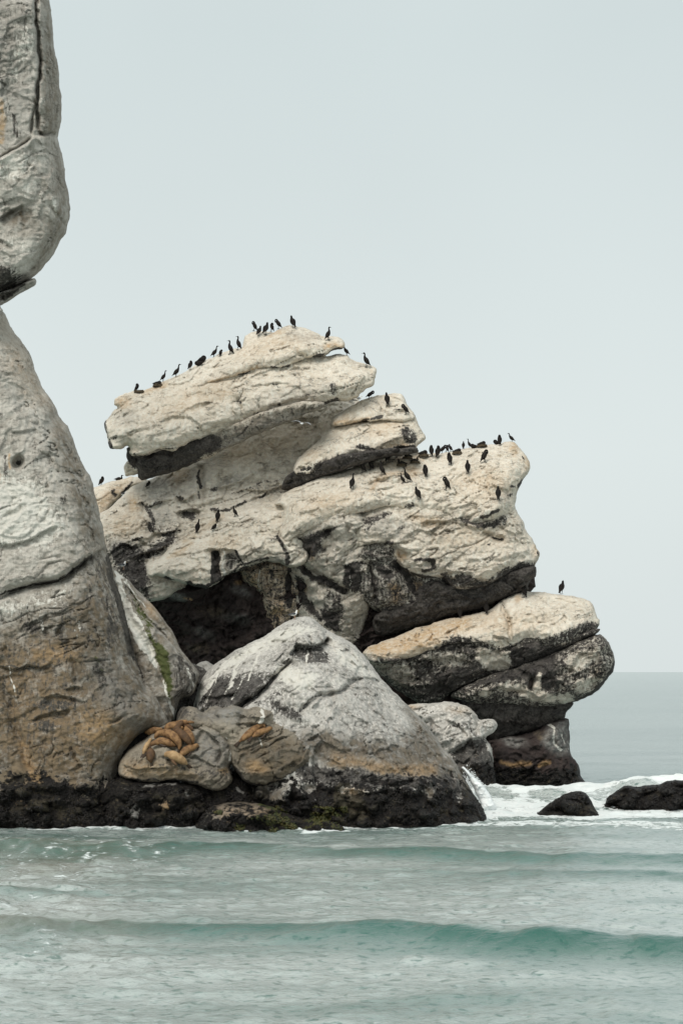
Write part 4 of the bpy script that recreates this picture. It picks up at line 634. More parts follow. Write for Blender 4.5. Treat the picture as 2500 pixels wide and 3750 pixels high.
haul = rock('boulder', q(7, '680,1260 692,1230 742,1180 792,1125 832,1090 880,1055 960,1020 1060,1000 1110,985 1160,965 1212,960 1262,985 1332,1050 1366,1100 1362,1180 1342,1230 1312,1265 1330,1300 1340,1340 1300,1400 1200,1400 1142,1372 1060,1356 1000,1350 850,1356 700,1342 676,1295'),
     93.6, 2.2, a=.62, Rt=75, Rb=62, seed=43, disp=.55, mat=LEDGE,
     carve=[('step', q(9, '700,560 760,520 830,560 1000,640'), 22, .3), ('crack', q(9, '420,545 500,540 560,600 640,640'), 7, .3), ('step', q(9, '850,300 960,400 1000,520 960,620'), 22, .4), ('step', q(9, '990,300 1060,400 1090,460 1100,540'), 16, .3), ('bump', q(9, '900,200')[0], 60, 24, 15, .4), ('step', q(9, '130,600 260,640 400,640 520,620'), 18, .3), ('crack', q(9, '820,300 760,420 800,500'), 8, .3)],
     paint=[('dark', 'all', .14), ('ochre', 'poly', q(9, '120,600 420,590 700,640 780,720 400,720 130,720'), 22, .42), ('grey', 'poly', q(9, '760,300 1000,300 1120,420 1080,560 900,640 760,560'), 24, .5), ('dark', 'poly', q(9, '880,330 1000,360 1060,430 1000,480 920,420'), 14, .55), ('dark', 'poly', q(9, '1040,330 1110,400 1100,520 1060,440'), 10, .6), ('white', 'line', q(9, '990,310 1050,390 1080,470 1070,560'), 7, .8), ('dark', 'poly', q(9, '700,640 860,640 1040,620 1180,720 800,760'), 22, .62), ('dark', 'blob', (*q(9, '480,620')[0], 60, 14, 10, .5)), ('dark', 'line', q(9, '500,545 640,625 700,640'), 10, .6), ('ochre', 'blob', (*q(9, '1020,660')[0], 16, 16, 0, .8)), ('white', 'poly', q(9, '130,620 200,600 160,690'), 8, .5), ('brown', 'poly', q(9, '780,200 900,150 1040,230 900,260'), 16, .55), ('dark', 'line', q(7, '690,1330 850,1348 1000,1345 1140,1358'), 6, .8)],
     label='sloping tan boulder where a heap of brown sea lions lies hauled out', cat='boulder')
pebble = rock('boulder', q(9, '660,215 670,185 700,165 740,162 775,180 782,205 740,218 700,222'), 93.6, .4, Rt=14, Rb=14, seed=44, disp=.12, jag=2, mat=DOME, label='small round grey stone tucked behind the heap of sea lions', cat='stone')
gap_rock = rock('boulder', q(9, '590,240 600,150 640,90 700,85 740,120 720,180 690,250'), 95.6, .6, Rt=24, Rb=24, seed=45, disp=.2, jag=3, mat=LEDGE, paint=[('dark', 'all', .75)], label='dark rounded rock in the cleft between the cliff and the knobbly boulder', cat='boulder')
back_rock = rock('boulder', q(7, '1090,760 1110,690 1150,660 1185,655 1225,680 1260,700 1240,800 1150,860'), 104, 1.2, a=.3, Rt=34, Rb=30, seed=46, disp=.3, jag=4, mat=DOME, paint=[('grey', 'all', .6), ('green', 'all', .25)], label='pale rock showing in the notch between the green cliff flank and the white dome', cat='boulder')
WT = dict(mat=WETROCK, Tb=2.5)
rock('boulder', q(7, '560,1520 570,1400 640,1340 720,1330 770,1350 850,1350 1000,1346 1120,1365 1170,1415 1195,1480 1230,1600 1240,1760 900,1800 600,1780'), 92.6, 2.2, a=.25, Rt=60, Rb=150, seed=47, disp=.5, tide=(2.6, 4.5), lumps=(70, 400, 820, 2870, 3080), paint=[('wet', 'blob', (*q(7, '770,1530')[0], 30, 40, 0, -.6)), ('wet', 'blob', (*q(7, '940,1480')[0], 34, 46, 20, -.6)), ('wet', 'blob', (*q(7, '1060,1440')[0], 16, 36, -20, -.6)), ('wet', 'line', q(7, '720,1385 850,1370 1000,1366'), 12, -.45), ('ochre', 'blob', (*q(7, '950,1500')[0], 40, 40, 0, .7)), ('grey', 'blob', (*q(7, '770,1530')[0], 20, 30, 0, .9)), ('grey', 'blob', (*q(7, '940,1470')[0], 22, 40, 20, .9)), ('grey', 'blob', (*q(7, '1060,1440')[0], 10, 30, -20, .9)), ('grey', 'line', q(7, '700,1380 850,1362 1000,1360'), 12, .7)], label='low black barnacled boulder at the waterline directly under the sea lion rock', cat='boulder', **WT)
rock('boulder', q(8, '60,800 120,770 200,745 262,745 330,770 372,800 400,850 420,900 420,1000 200,1050 80,1000'), 93.6, 1.8, a=.3, Rt=50, Rb=100, seed=48, disp=.5, tide=(2.4, 4.2), paint=[('wet', 'line', q(8, '320,835 350,850'), 9, -.8), ('wet', 'blob', (*q(8, '220,830')[0], 40, 24, 0, -.4)), ('grey', 'line', q(8, '320,835 350,850'), 9, 1.0), ('grey', 'line', q(8, '200,820 220,850'), 10, .8)], label='dark wet rock filling the gap between the sea lion rock and the dome base', cat='boulder', **WT)
rock('boulder', q(8, '130,1000 150,955 182,926 250,898 330,887 420,892 500,914 580,946 640,960 700,968 750,978 792,992 820,1060 600,1160 200,1160'), 91.2, 2.6, a=.3, Rt=70, Rb=150, seed=49, disp=.55, tide=(.2, 1.2), lumps=(60, 720, 1270, 2930, 3090), paint=[('wet', 'all', .45), ('ochre', 'poly', q(8, '200,930 330,890 480,915 420,990 260,1000'), 20, .35), ('grey', 'poly', q(8, '180,940 330,895 440,920 400,980 240,990'), 16, .62), ('green', 'line', q(8, '430,900 540,935 640,965 780,1000'), 14, .9), ('green', 'poly', q(8, '620,950 780,985 790,1015 640,1015'), 8, 1.1)], label='low weedy boulder at the waterline fringed with green seaweed', cat='boulder', **WT)
rock('boulder', q(7, '-400,1300 0,1322 80,1345 150,1382 205,1432 300,1424 420,1420 520,1460 600,1478 640,1540 660,1760 -400,1800'), 93.2, 2.7, a=.2, Rt=60, Rb=150, seed=50, disp=.6, tide=(2.2, 4.4), lumps=(60, -60, 420, 2860, 3080), paint=[('wet', 'poly', q(7, '-100,1350 80,1360 180,1420 160,1450 0,1440'), 16, -.5), ('wet', 'blob', (*q(7, '90,1480')[0], 100, 26, 0, -.4)), ('wet', 'blob', (*q(7, '380,1500')[0], 60, 20, 0, -.3)), ('grey', 'poly', q(7, '-100,1350 80,1360 180,1420 160,1450 0,1440'), 16, .75), ('ochre', 'blob', (*q(7, '60,1470')[0], 90, 26, 0, .5))], label='wide black boulder along the waterline in the bottom left corner of the rocks', cat='boulder', **WT)
rock('boulder', q(10, '650,640 702,600 762,565 822,520 882,488 940,470 992,475 1032,510 1056,560 1080,596 1120,650 900,720'), 99.3, 2.2, a=.3, Rt=60, Rb=80, seed=51, disp=.5, lumps=(30, 1900, 2200, 2900, 3000), tide=(2.5, 4.0), label='black pointed rock standing alone in the white surf', cat='rock', **WT)
rock('boulder', q(10, '1100,560 1120,528 1132,500 1182,460 1232,428 1290,438 1360,438 1420,428 1500,404 1568,408 1700,415 1900,440 1900,680 1300,680 1200,640'), 102.6, 2.4, a=.25, Rt=50, Rb=110, seed=52, disp=.6, lumps=(60, 2180, 2560, 2850, 3000), tide=(2.5, 4.0), label='long low black rock running out of the right edge with surf breaking over it', cat='rock', **WT)
# the inner mass of the stack, behind its slabs
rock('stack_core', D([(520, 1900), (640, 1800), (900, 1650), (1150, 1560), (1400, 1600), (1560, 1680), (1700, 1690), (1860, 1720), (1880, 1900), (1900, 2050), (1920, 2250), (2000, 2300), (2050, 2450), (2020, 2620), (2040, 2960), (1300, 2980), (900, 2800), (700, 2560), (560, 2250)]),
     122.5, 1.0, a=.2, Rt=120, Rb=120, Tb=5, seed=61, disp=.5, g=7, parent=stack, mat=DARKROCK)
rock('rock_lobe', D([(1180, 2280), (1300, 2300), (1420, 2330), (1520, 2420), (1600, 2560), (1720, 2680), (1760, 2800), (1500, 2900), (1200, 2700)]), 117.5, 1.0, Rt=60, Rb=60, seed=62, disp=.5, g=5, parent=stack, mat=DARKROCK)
rock('boulder', D([(600, 2470), (690, 2420), (760, 2450), (780, 2560), (740, 2680), (600, 2700), (560, 2600)]), 101, 1.0, Rt=40, Rb=40, seed=63, disp=.4, mat=DOME, paint=[('dark', 'all', .8)], label='dark shaded rock deep in the cleft left of the white dome', cat='boulder')
rock('boulder', q(7, '590,1500 610,1380 630,1280 660,1180 740,1100 830,1040 900,1020 900,1100 840,1180 810,1300 780,1480 700,1600'), 94.6, 1.0, Rt=50, Rb=50, seed=64, disp=.4, mat=WETROCK, tide=(2.6, 4.5), paint=[('wet', 'all', .8)], label='narrow black filler rock added to darken the slit between the cliff foot and the sea lion ledge', cat='boulder')  # black filler added where the gap let the background through

# ============================================================================= the sea
def wy(py): return CAMH*FPX/(py-HY)            # distance of the calm water seen at photo row py
def crest(c, s):
    p = q(c, s); Y = wy(p[:, 1]); return (p[:, 0]-CX)*Y/FPX, Y

def step_rows():
    ys = [-3000, -1500, -700, -300, -150, -70, -30, 0, 15, 26]; y = 32.0
    while y < 150: ys.append(y); y += .105*max(.75, (y/45)**1.15)
    d = .6
    while y < 45000: ys.append(y); d *= 1.10; y += d
    return np.array(ys)
ys = step_rows(); nu = 330
def hw(Y): return .225*np.maximum(Y, 30)+5
u_in = np.linspace(-1, 1, nu); ext = np.array([1.1, 1.3, 1.7, 2.5, 4, 8, 20, 60])
XX = np.stack([np.concatenate([-(hw(y)*ext)[::-1]-0, u_in*hw(y), hw(y)*ext]) for y in ys]); YY = np.repeat(ys[:, None], XX.shape[1], 1)
nr_, nc_ = XX.shape
X = XX.ravel(); Y = YY.ravel(); P3 = np.stack([X, Y, 0*X], 1)
near_ = np.exp(-np.maximum(Y-120, 0)/25)*smooth(Y, 22, 34)
Z = np.zeros(len(X)); wface = np.zeros(len(X)); foam = np.zeros(len(X)); face = np.zeros(len(X))
def swell(c, s, hs, lf, lb, fm=0.0):
    global Z, wface
    cx_, cy_ = crest(c, s); o_ = np.argsort(cx_); cx_, cy_ = cx_[o_], cy_[o_]
    H = np.array([float(t) for t in hs.split()])[o_]
    Hp = H*1.05; cx_, cy_ = cx_*(CAMH-Hp)/CAMH, cy_*(CAMH-Hp)/CAMH
    yc = np.interp(X, cx_, cy_)+.3*fbm(np.stack([X/2.2, 0*X+cy_[0], 0*X], 1), 3, 5); Hx = np.interp(X, cx_, H)*(1+.22*fbm(np.stack([X/1.6, 0*X+cy_[0], 0*X+3], 1), 3, 9))
    Hx = Hx*1.05; lf *= .85
    dy = Y-yc; wface = np.maximum(wface, np.clip(Hx*4.5, 0, 1)*smooth(-dy, -.05, .22)*np.exp(-(dy/(lf*1.75))**2)); Z += Hx*np.where(dy < 0, np.exp(-(dy/lf)**2), np.exp(-(dy/lb)**2))
swell(11, '-200,285 0,290 250,292 500,300 700,303 950,305 1050,312 1150,322 1400,330 1568,345 1800,360', '.16 .20 .24 .26 .34 .46 .50 .50 .46 .42 .4', 1.5, 3.6)
swell(11, '500,352 690,345 800,332 900,333 1000,345 1200,358 1400,372 1568,380 1700,385', '.0 .06 .09 .09 .07 .08 .1 .1 .05', .7, 1.6)
swell(11, '-200,108 0,112 150,116 300,122 420,118 560,116 760,140', '.42 .44 .42 .36 .26 .2 .0', 1.9, 4.0)
swell(11, '600,132 800,130 1000,128 1150,133 1300,140 1450,138 1568,140 1800,142', '.0 .22 .34 .36 .38 .40 .42 .42', 1.7, 4.0)
swell(11, '600,480 760,488 850,466 1000,462 1150,466 1250,480 1400,500 1568,520', '.0 .04 .08 .09 .07 .04 .06 .07', .9, 2.2)
swell(11, '900,185 1100,182 1300,180 1568,184 1700,184', '.0 .10 .16 .2 .2', 1.4, 2.2)
swell(11, '-100,215 100,222 300,232 600,240', '.14 .14 .08 .0', 1.2, 2.4)
# the surge that breaks between the dome, the stack's foot and the outer rocks
cp = q(10, '200,470 310,440 420,432 560,440 700,438 850,434 1000,430 1100,424 1180,412 1300,396 1480,392 1700,400'); CY = 106.5
cxs = (cp[:, 0]-CX)*CY/FPX; hz = CAMH-(cp[:, 1]-HY)*CY/FPX
ctr = CY+.8*fbm(np.stack([X/3, 0*X, 0*X+2], 1), 3, 21); Hs = np.interp(X, cxs, hz)*smooth(X, 4.6, 7.0)
dy = Y-ctr
sur = Hs*np.where(dy < 0, np.exp(-(np.abs(dy)/4.2)**1.7), np.exp(-(dy/2.2)**2)); Z += sur
# a second tongue that climbs over the pointed rock
cx2, cy2 = q(10, '520,600 640,560 740,520 820,480 900,450')[:, 0], None
def foam_blob(px, py, rx, ry, st, yy=None):
    """patch of broken water centred where the calm surface shows at photo pixel (px,py); sizes in metres"""
    global foam
    Yc = wy(py); Xc = (px-CX)*Yc/FPX
    r = np.sqrt(((X-Xc)/rx)**2+((Y-Yc)/ry)**2); foam = np.maximum(foam, st*(1-smooth(r, .3, 1.1)))
aer = np.clip(sur*1.6, 0, 1)
crestf = np.exp(-((dy+.5)/.9)**2)*np.clip(Hs, 0, 1); foot_ = np.exp(-((dy+5.0)/1.6)**2)*np.clip(Hs*1.2, 0, 1)
nzs = fbm(np.stack([X/1.5, Y/2.2, 0*X], 1), 4, 77)
foam = np.maximum(foam, np.clip(.95*crestf+.75*foot_+.72*aer*np.clip(.42+1.3*nzs, 0, 1), 0, 1)*smooth(X, 4.8, 6.6))
Z += sur*.28*fbm(np.stack([X/1.8+Y/2.5, Y/1.6, 0*X], 1), 3, 78)
for a_ in ((1900, 2985, 5.5, 4.0, .85), (2150, 2990, 5, 4, .85), (2400, 2985, 5, 4, .75), (1720, 2990, 2.6, 4.0, .95), (1640, 3005, 1.6, 1.6, .9), (2000, 3020, 8, 2.6, .62), (2330, 3020, 6, 2.6, .6), (1750, 3022, 3, 1.6, .6),
           (390, 3022, 1.8, 1.6, .85), (480, 3026, .9, .9, .9), (715, 3032, .9, .5, .8), (1140, 3012, 1.2, 1.2, .95), (1190, 3010, .8, 1.0, .9), (1290, 3034, 3.0, .6, .62), (320, 3036, 2.0, .6, .6), (2450, 3030, 3, 3, .6), (1500, 3040, 5, 1.0, .4)):
    foam_blob(*a_)
# a thin line of foam where water meets rock
if WL:
    wl = np.vstack(WL); kd2 = kdtree.KDTree(len(wl))
    for i_, w in enumerate(wl.tolist()): kd2.insert((w[0], w[1], 0), i_)
    kd2.balance(); sel = np.nonzero((Y > 80) & (Y < 120) & (np.abs(X) < 30))[0]
    dl = np.array([kd2.find((a_, b_, 0))[2] for a_, b_ in zip(X[sel].tolist(), Y[sel].tolist())])
    nn = fbm(np.stack([X[sel]/1.3, Y[sel]/1.3, 0*sel], 1), 3, 14)
    foam[sel] = np.maximum(foam[sel], .95*np.exp(-(dl/.55)**2)*np.clip(.45+1.5*nn, 0, 1))
# streaks of old foam and the disturbed brownish shallows at the left
left = (1-smooth(X/np.maximum(Y, 1), -.150, -.085))*smooth(Y, 40, 48)*(1-smooth(Y, 70, 88))
silt = left*np.clip(.55+.9*fbm(np.stack([X/3, Y/4, 0*X], 1), 3, 71), 0, 1)
foam = np.maximum(foam, left*.34*np.clip(fbm(np.stack([X/.5, Y/1.2, 0*X], 1), 3, 31)*1.6+.2, 0, 1))
foam = np.maximum(foam, (1-smooth(Y, 40.5, 42.5))*.4*np.clip(fbm(np.stack([X/2.5, Y/.5, 0*X], 1), 3, 33)*1.5, 0, 1))
ch_ = np.stack([X/1.1, Y/.75, 0*X], 1); ch2 = np.stack([X/.42, Y/.32, 0*X+4], 1)
Z += near_*(.115*fbm(ch_, 3, 51)+.030*(1-np.abs(fbm(ch2, 2, 52)))+.05*fbm(np.stack([X/7, Y/3, 0*X], 1), 2, 53))*(1+left*.8)
fb = np.stack([X/.7, Y/.7, 0*X], 1); Z += foam*near_*(.16*(1-np.abs(fbm(fb, 4, 61)))-.05)
Z += .22*smooth(Y, 110, 160)*(1-smooth(Y, 400, 900))*fbm(np.stack([X/9, Y/6, 0*X], 1), 3, 57)

patch = (1-smooth(X/np.maximum(Y, 1), -.13, -.045))*smooth(Y, 68, 73)*(1-smooth(Y, 84, 89))
foam = np.maximum(foam, patch*.5*np.clip(fbm(np.stack([X/.35, Y/.6, 0*X], 1), 3, 96)*1.8, 0, 1))
pale_sheen = .92*(1-smooth(Y, 78, 118))*np.clip(.82+.55*fbm(np.stack([X/6, Y/2.2, 0*X], 1), 4, 91), 0, 1)*(1-1.0*wface)*(1-.85*patch*np.clip(.5+1.2*fbm(np.stack([X/1.2, Y/1.0, 0*X], 1), 4, 95), 0, 1))  # turbid tone plus sky reflection painted in pale, left off wave faces

def water_material():
    m = bpy.data.materials.new('sea_water'); m.use_nodes = True; t = m.node_tree; t.nodes.clear()
    o = N(t, 'ShaderNodeOutputMaterial'); b = N(t, 'ShaderNodeBsdfPrincipled'); lk(t, b.outputs[0], o.inputs[0])
    pos = N(t, 'ShaderNodeTexCoord').outputs['Object']
    A = N(t, 'ShaderNodeAttribute', attribute_name='cover'); s_ = N(t, 'ShaderNodeSeparateColor'); lk(t, A.outputs['Color'], s_.inputs[0])
    n1 = noise_node(t, mapping(t, pos, (1.9, 2.6, 1)), 1.0, 6, .64, .4)
    n2 = noise_node(t, mapping(t, pos, (5.0, 6.5, 1)), 1.0, 6, .66)
    n3 = noise_node(t, mapping(t, pos, (.25, .7, 1)), 1.0, 4, .6)
    nfo = noise_node(t, mapping(t, pos, (1.6, 2.6, 2.0)), 1.0, 8, .72, .8)
    nlow = noise_node(t, mapping(t, pos, (.012, .05, 1)), 1.0, 5, .6)
    body = mixc(t, nlow, (.016, .098, .076), (.028, .125, .100))
    sp_ = N(t, 'ShaderNodeSeparateXYZ'); lk(t, pos, sp_.inputs[0])
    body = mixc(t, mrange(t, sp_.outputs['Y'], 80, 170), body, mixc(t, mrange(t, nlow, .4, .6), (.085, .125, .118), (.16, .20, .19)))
    body = mixc(t, math_(t, 'MULTIPLY', s_.outputs[1], .8), body, (.19, .175, .135))
    nd = noise_node(t, mapping(t, pos, (2.6, 3.6, 1)), 1.0, 5, .64, .3)
    body = mixc(t, math_(t, 'MULTIPLY', math_(t, 'MULTIPLY', s_.outputs[2], .92), mrange(t, nd, .32, .50, .22, 1.0)), body, (.53, .575, .555))  # noise cuts painted ripple faces out of the pale sheen
    fm = broken(t, s_.outputs[0], mrange(t, nfo, .36, .64, 0, 1, 'LINEAR'), 1, .22)
    c = mixc(t, fm, body, mixc(t, mrange(t, nfo, .35, .65), (.74, .80, .79), (.86, .88, .87)))
    lk(t, c, b.inputs['Base Color']); b.inputs['Roughness'].default_value = .8; b.inputs['Specular IOR Level'].default_value = .0
    gl = N(t, 'ShaderNodeBsdfGlossy'); gl.inputs['Roughness'].default_value = .24; gl.inputs['Color'].default_value = (.96, .98, .97, 1)
    lw = N(t, 'ShaderNodeLayerWeight'); lw.inputs['Blend'].default_value = .5
    fr = mrange(t, lw.outputs['Facing'], .50, .97, .03, .74, 'LINEAR')
    fr = math_(t, 'MULTIPLY', fr, math_(t, 'SUBTRACT', 1.0, math_(t, 'MULTIPLY', fm, .92)))
    ms = N(t, 'ShaderNodeMixShader'); lk(t, fr, ms.inputs[0]); lk(t, b.outputs[0], ms.inputs[1]); lk(t, gl.outputs[0], ms.inputs[2]); lk(t, ms.outputs[0], o.inputs[0])
    h = math_(t, 'ADD', math_(t, 'MULTIPLY', n1, 1.0), math_(t, 'MULTIPLY', n2, .55)); h = math_(t, 'ADD', h, math_(t, 'MULTIPLY', n3, .8))
    h = math_(t, 'ADD', h, math_(t, 'MULTIPLY', math_(t, 'MULTIPLY', nfo, fm), 1.2))
    bp = N(t, 'ShaderNodeBump'); bp.inputs['Strength'].default_value = .6; bp.inputs['Distance'].default_value = .13
    lk(t, h, bp.inputs['Height']); [lk(t, bp.outputs[0], x.inputs['Normal']) for x in (b, gl, lw)]
    return m
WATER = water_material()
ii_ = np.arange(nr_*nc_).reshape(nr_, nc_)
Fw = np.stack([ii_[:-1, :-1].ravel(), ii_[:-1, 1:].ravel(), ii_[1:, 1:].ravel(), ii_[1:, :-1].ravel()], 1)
sea = mesh_from('sea', np.stack([X, Y, Z], 1), Fw, WATER, (0, 0, 0), None, {'cover': np.stack([foam, silt, np.maximum(np.maximum(aer, .45*np.clip(foam*1.5, 0, 1)), pale_sheen), 0*X], 1)})
tag(sea, kind='structure')

# ============================================================================= mussels and weed on the tide band
def simple_mat(name, c, rough=.6, spec=.4, c2=None, scale=20, bump=0.0):
    m = bpy.data.materials.new(name); m.use_nodes = True; t = m.node_tree; b = t.nodes['Principled BSDF']
    pos = N(t, 'ShaderNodeTexCoord').outputs['Object']; n = noise_node(t, pos, scale, 4, .6)
    lk(t, mixc(t, mrange(t, n, .35, .65), c, c2 or tuple(x*.7 for x in c)), b.inputs['Base Color'])
    b.inputs['Roughness'].default_value = rough; b.inputs['Specular IOR Level'].default_value = spec
    if bump:
        bp = N(t, 'ShaderNodeBump'); bp.inputs['Strength'].default_value = bump; bp.inputs['Distance'].default_value = .02
        lk(t, n, bp.inputs['Height']); lk(t, bp.outputs[0], b.inputs['Normal'])
    return m

def scatter(name, pts, n, r0, r1, mat, seed, flat=.75, base=(0, 0, 0)):
    r = np.random.default_rng(seed); c = pts[r.integers(0, len(pts), n)]+r.normal(0, .02, (n, 3))
    o8 = np.array([(1, 0, 0), (-1, 0, 0), (0, 1, 0), (0, -1, 0), (0, 0, 1), (0, 0, -1)], float)
    f8 = np.array([(0, 2, 4), (2, 1, 4), (1, 3, 4), (3, 0, 4), (2, 0, 5), (1, 2, 5), (3, 1, 5), (0, 3, 5)])
    s = r.uniform(r0, r1, (n, 1, 1))*r.uniform(.6, 1.3, (n, 1, 3)); s[:, :, 2] *= flat
    a = r.uniform(0, 6.28, n); v = o8[None]*s+r.normal(0, .15, (n, 6, 3))*s
    ca, sa = np.cos(a)[:, None], np.sin(a)[:, None]; x = v[..., 0]*ca-v[..., 2]*sa; z = v[..., 0]*sa+v[..., 2]*ca
    v = np.stack([x, v[..., 1], z], -1)+c[:, None]
    F = (f8[None]+6*np.arange(n)[:, None, None]).reshape(-1, 3)
    return mesh_from(name, v.reshape(-1, 3), F, mat, base, smooth_=True)
MUSSEL = simple_mat('mussel_shell', (.010, .0095, .010), .5, .25, (.034, .030, .027), 3)
WEED = simple_mat('seaweed_frond', (.035, .045, .012), .4, .4, (.07, .06, .015), 4)
if WETPTS:
    wp = np.vstack(WETPTS)
    wp = wp[fbm(wp/.8, 3, 5) > .02+.10*(wp[:, 2]-1.0)]
    o = scatter('mussel_bed', wp, 15000, .025, .085, MUSSEL, 3); tag(o, 'black crust of mussels and barnacles along the tide band of the rocks', 'mussels', kind='stuff')
    lowp = np.vstack(WETPTS); lowp = lowp[(lowp[:, 2] < 1.1) & (lowp[:, 1] < 91) & (lowp[:, 0] > -7.0) & (lowp[:, 0] < 1.0)]; lowp = lowp[fbm(lowp/1.1, 3, 8)-.16*np.abs(lowp[:, 0]+3.2) > -.25]
    o = scatter('seaweed', lowp, 1800, .025, .07, WEED, 5, flat=1.6); tag(o, 'dark olive seaweed hanging on the wet rocks just above the water', 'seaweed', kind='stuff')

# ============================================================================= spray
FOAMM = simple_mat('white_spray', (.86, .88, .88), .7, .2, (.78, .82, .82), 3)
r_ = np.random.default_rng(8); t_ = r_.beta(1.1, 2.2, 900)
cx_ = np.where(r_.random(900) < .5, 300+60*r_.random(900)+t_*70, 300+130*r_.random(900)); cy_ = 455-t_*150*np.exp(-((cx_-320)/75)**2)-r_.random(900)*14
px_, py_ = 1500+cx_/1.568, 2600+cy_/1.568; Yd = r_.uniform(101.5, 104.0, 900)
dp = at(px_, py_, Yd)
sp = scatter('spray', dp, 2600, .008, .034, FOAMM, 9, flat=1); tag(sp, 'droplets of spray thrown up beside the base of the white dome', 'spray', kind='stuff')

spl = rock('splash', q(10, '296,322 312,318 330,345 352,372 380,400 412,425 446,470 480,520 500,575 440,590 390,590 350,600 402,555 402,535 385,500 362,450 335,395 310,350'), 100.4, .55, Rt=16, Rb=20, seed=71, disp=.5, jag=5, g=2.2, Tb=.4, mat=FOAMM, sm=2)
tag(spl, 'white sheet of water breaking against the right flank of the white dome', 'splash', kind='stuff'); SURF.pop()

# ============================================================================= animals
def catmull(P, n):
    P = np.asarray(P, float); Q = np.vstack([2*P[0]-P[1], P, 2*P[-1]-P[-2]]); m = len(P)-1; out_ = []
    for i in range(m):
        a, b, c, d = Q[i:i+4]
        for t in np.linspace(0, 1, n, endpoint=(i == m-1)):
            out_.append(.5*((2*b)+(c-a)*t+(2*a-5*b+4*c-d)*t*t+(3*b-a-3*c+d)*t**3))
    return np.array(out_)

def loft(spine, radii, nseg=10, sub=4, up=(0, 1, 0)):
    """one closed skin along a bent spine; radii are (across, deep) at every spine point"""
    S_ = catmull(spine, sub); r = np.maximum(catmull(np.column_stack([radii, np.zeros(len(radii))]), sub)[:, :2], .002)
    T_ = np.gradient(S_, axis=0); T_ /= np.linalg.norm(T_, axis=1)[:, None]+1e-9
    side = np.array(up, float); V = []; n = len(S_)
    for i in range(n):
        side = side-T_[i]*(side@T_[i]); side /= np.linalg.norm(side)+1e-9; nrm = np.cross(T_[i], side)
        for k in range(nseg):
            a = 2*math.pi*k/nseg; V.append(S_[i]+side*math.cos(a)*r[i, 0]+nrm*math.sin(a)*r[i, 1])
    F = [(i*nseg+k, i*nseg+(k+1) % nseg, (i+1)*nseg+(k+1) % nseg, (i+1)*nseg+k) for i in range(n-1) for k in range(nseg)]
    b0, b1 = len(V), len(V)+1; V += [S_[0], S_[-1]]
    F += [(b0, (k+1) % nseg, k, k) for k in range(nseg)]+[(b1, (n-1)*nseg+k, (n-1)*nseg+(k+1) % nseg, (n-1)*nseg+(k+1) % nseg) for k in range(nseg)]
    return np.array(V), F

def me_from(name, parts, mat):
    V, F, o = [], [], 0
    for v_, f_ in parts:
        V.append(v_); F += [tuple(dict.fromkeys(int(i)+o for i in f)) for f in f_]; o += len(v_)
    me = bpy.data.meshes.new(name); me.from_pydata(np.vstack(V).tolist(), [], F); me.polygons.foreach_set('use_smooth', np.ones(len(me.polygons), bool)); me.update()
    me.materials.append(mat); return me

FEATHER = simple_mat('black_plumage', (.010, .0085, .008), .8, .12, (.020, .017, .015), 25)
WINGM = simple_mat('dark_wing_plumage', (.013, .011, .010), .75, .15, (.028, .023, .019), 25)
BILL = simple_mat('grey_bill', (.05, .045, .04), .5, .4)
FEET = simple_mat('dark_webbed_feet', (.02, .018, .017), .6, .3)
GULLW = simple_mat('white_gull_plumage', (.78, .78, .76), .8, .2, (.70, .70, .69), 20)
GULLG = simple_mat('slate_gull_wing', (.085, .09, .10), .7, .2, (.05, .052, .058), 20)
GULLP = simple_mat('pale_grey_gull_wing', (.36, .38, .39), .7, .2, (.26, .28, .30), 14)
GBILL = simple_mat('yellow_bill', (.55, .36, .06), .5, .3)
GLEG = simple_mat('pinkish_legs', (.45, .30, .22), .6, .3)

def leg_mesh(y, x0, z0):
    sh, f1 = loft([(x0, y, z0), (x0+.02, y, z0*.45), (x0+.005, y, .012)], [(.020, .022), (.012, .012), (.011, .011)], 6, 3)
    ft = np.array([(x0-.03, y, .0), (x0-.02, y-.012, .016), (x0-.02, y+.012, .016), (x0+.10, y-.045, .004), (x0+.11, y, .004), (x0+.10, y+.045, .004), (x0+.10, y-.045, .012), (x0+.11, y, .014), (x0+.10, y+.045, .012)])
    ff = [(0, 3, 4), (0, 4, 5), (1, 7, 6), (1, 2, 7), (2, 8, 7), (3, 6, 7, 4), (4, 7, 8, 5), (0, 1, 6, 3), (0, 5, 8, 2), (0, 2, 1)]
    return [(sh, f1), (ft, ff)]

def wing_mesh(a, b, c, y, wid=.075, th=.022):
    s = 1 if y > 0 else -1; mid = (np.array(a)+np.array(b))/2+np.array([0, s*.012, 0])
    A, Bm, Cc, Dd = (np.array([p_[0], y*f, p_[2]]) for p_, f in ((a, .8), (mid, 1.0), (b, .85), (c, .25)))
    return [loft([A, Bm, Cc, Dd], [(th, wid*.75), (th, wid), (th, wid*.7), (.008, .015)], 8, 4)]

POSES = {}
def pose(name, body, brad, bill, wing, legs, height):
    up_ = (0, 1, 0)
    POSES[name] = dict(h=height, parts=[('body', me_from('cormorant_body', [loft(body, [(x_*1.36, y_*1.36) for x_, y_ in brad], 10, 4, up_)], FEATHER)),
        ('bill', me_from('cormorant_bill', [loft(bill, [(.014, .016), (.009, .010), (.005, .008)], 6, 3, up_)], BILL))]
        + [('wing', me_from('cormorant_wing', wing_mesh(*wing, s*.110), WINGM)) for s in (-1, 1)]
        + ([('leg', me_from('cormorant_leg', leg_mesh(s*.045, legs, .17), FEET)) for s in (-1, 1)] if legs is not None else []))
Bt = [(-.215, 0, .015), (-.16, 0, .10), (-.095, 0, .19), (-.035, 0, .285), (.015, 0, .385), (.045, 0, .465)]
Br = [(.035, .010), (.040, .018), (.074, .062), (.094, .088), (.090, .084), (.062, .060)]
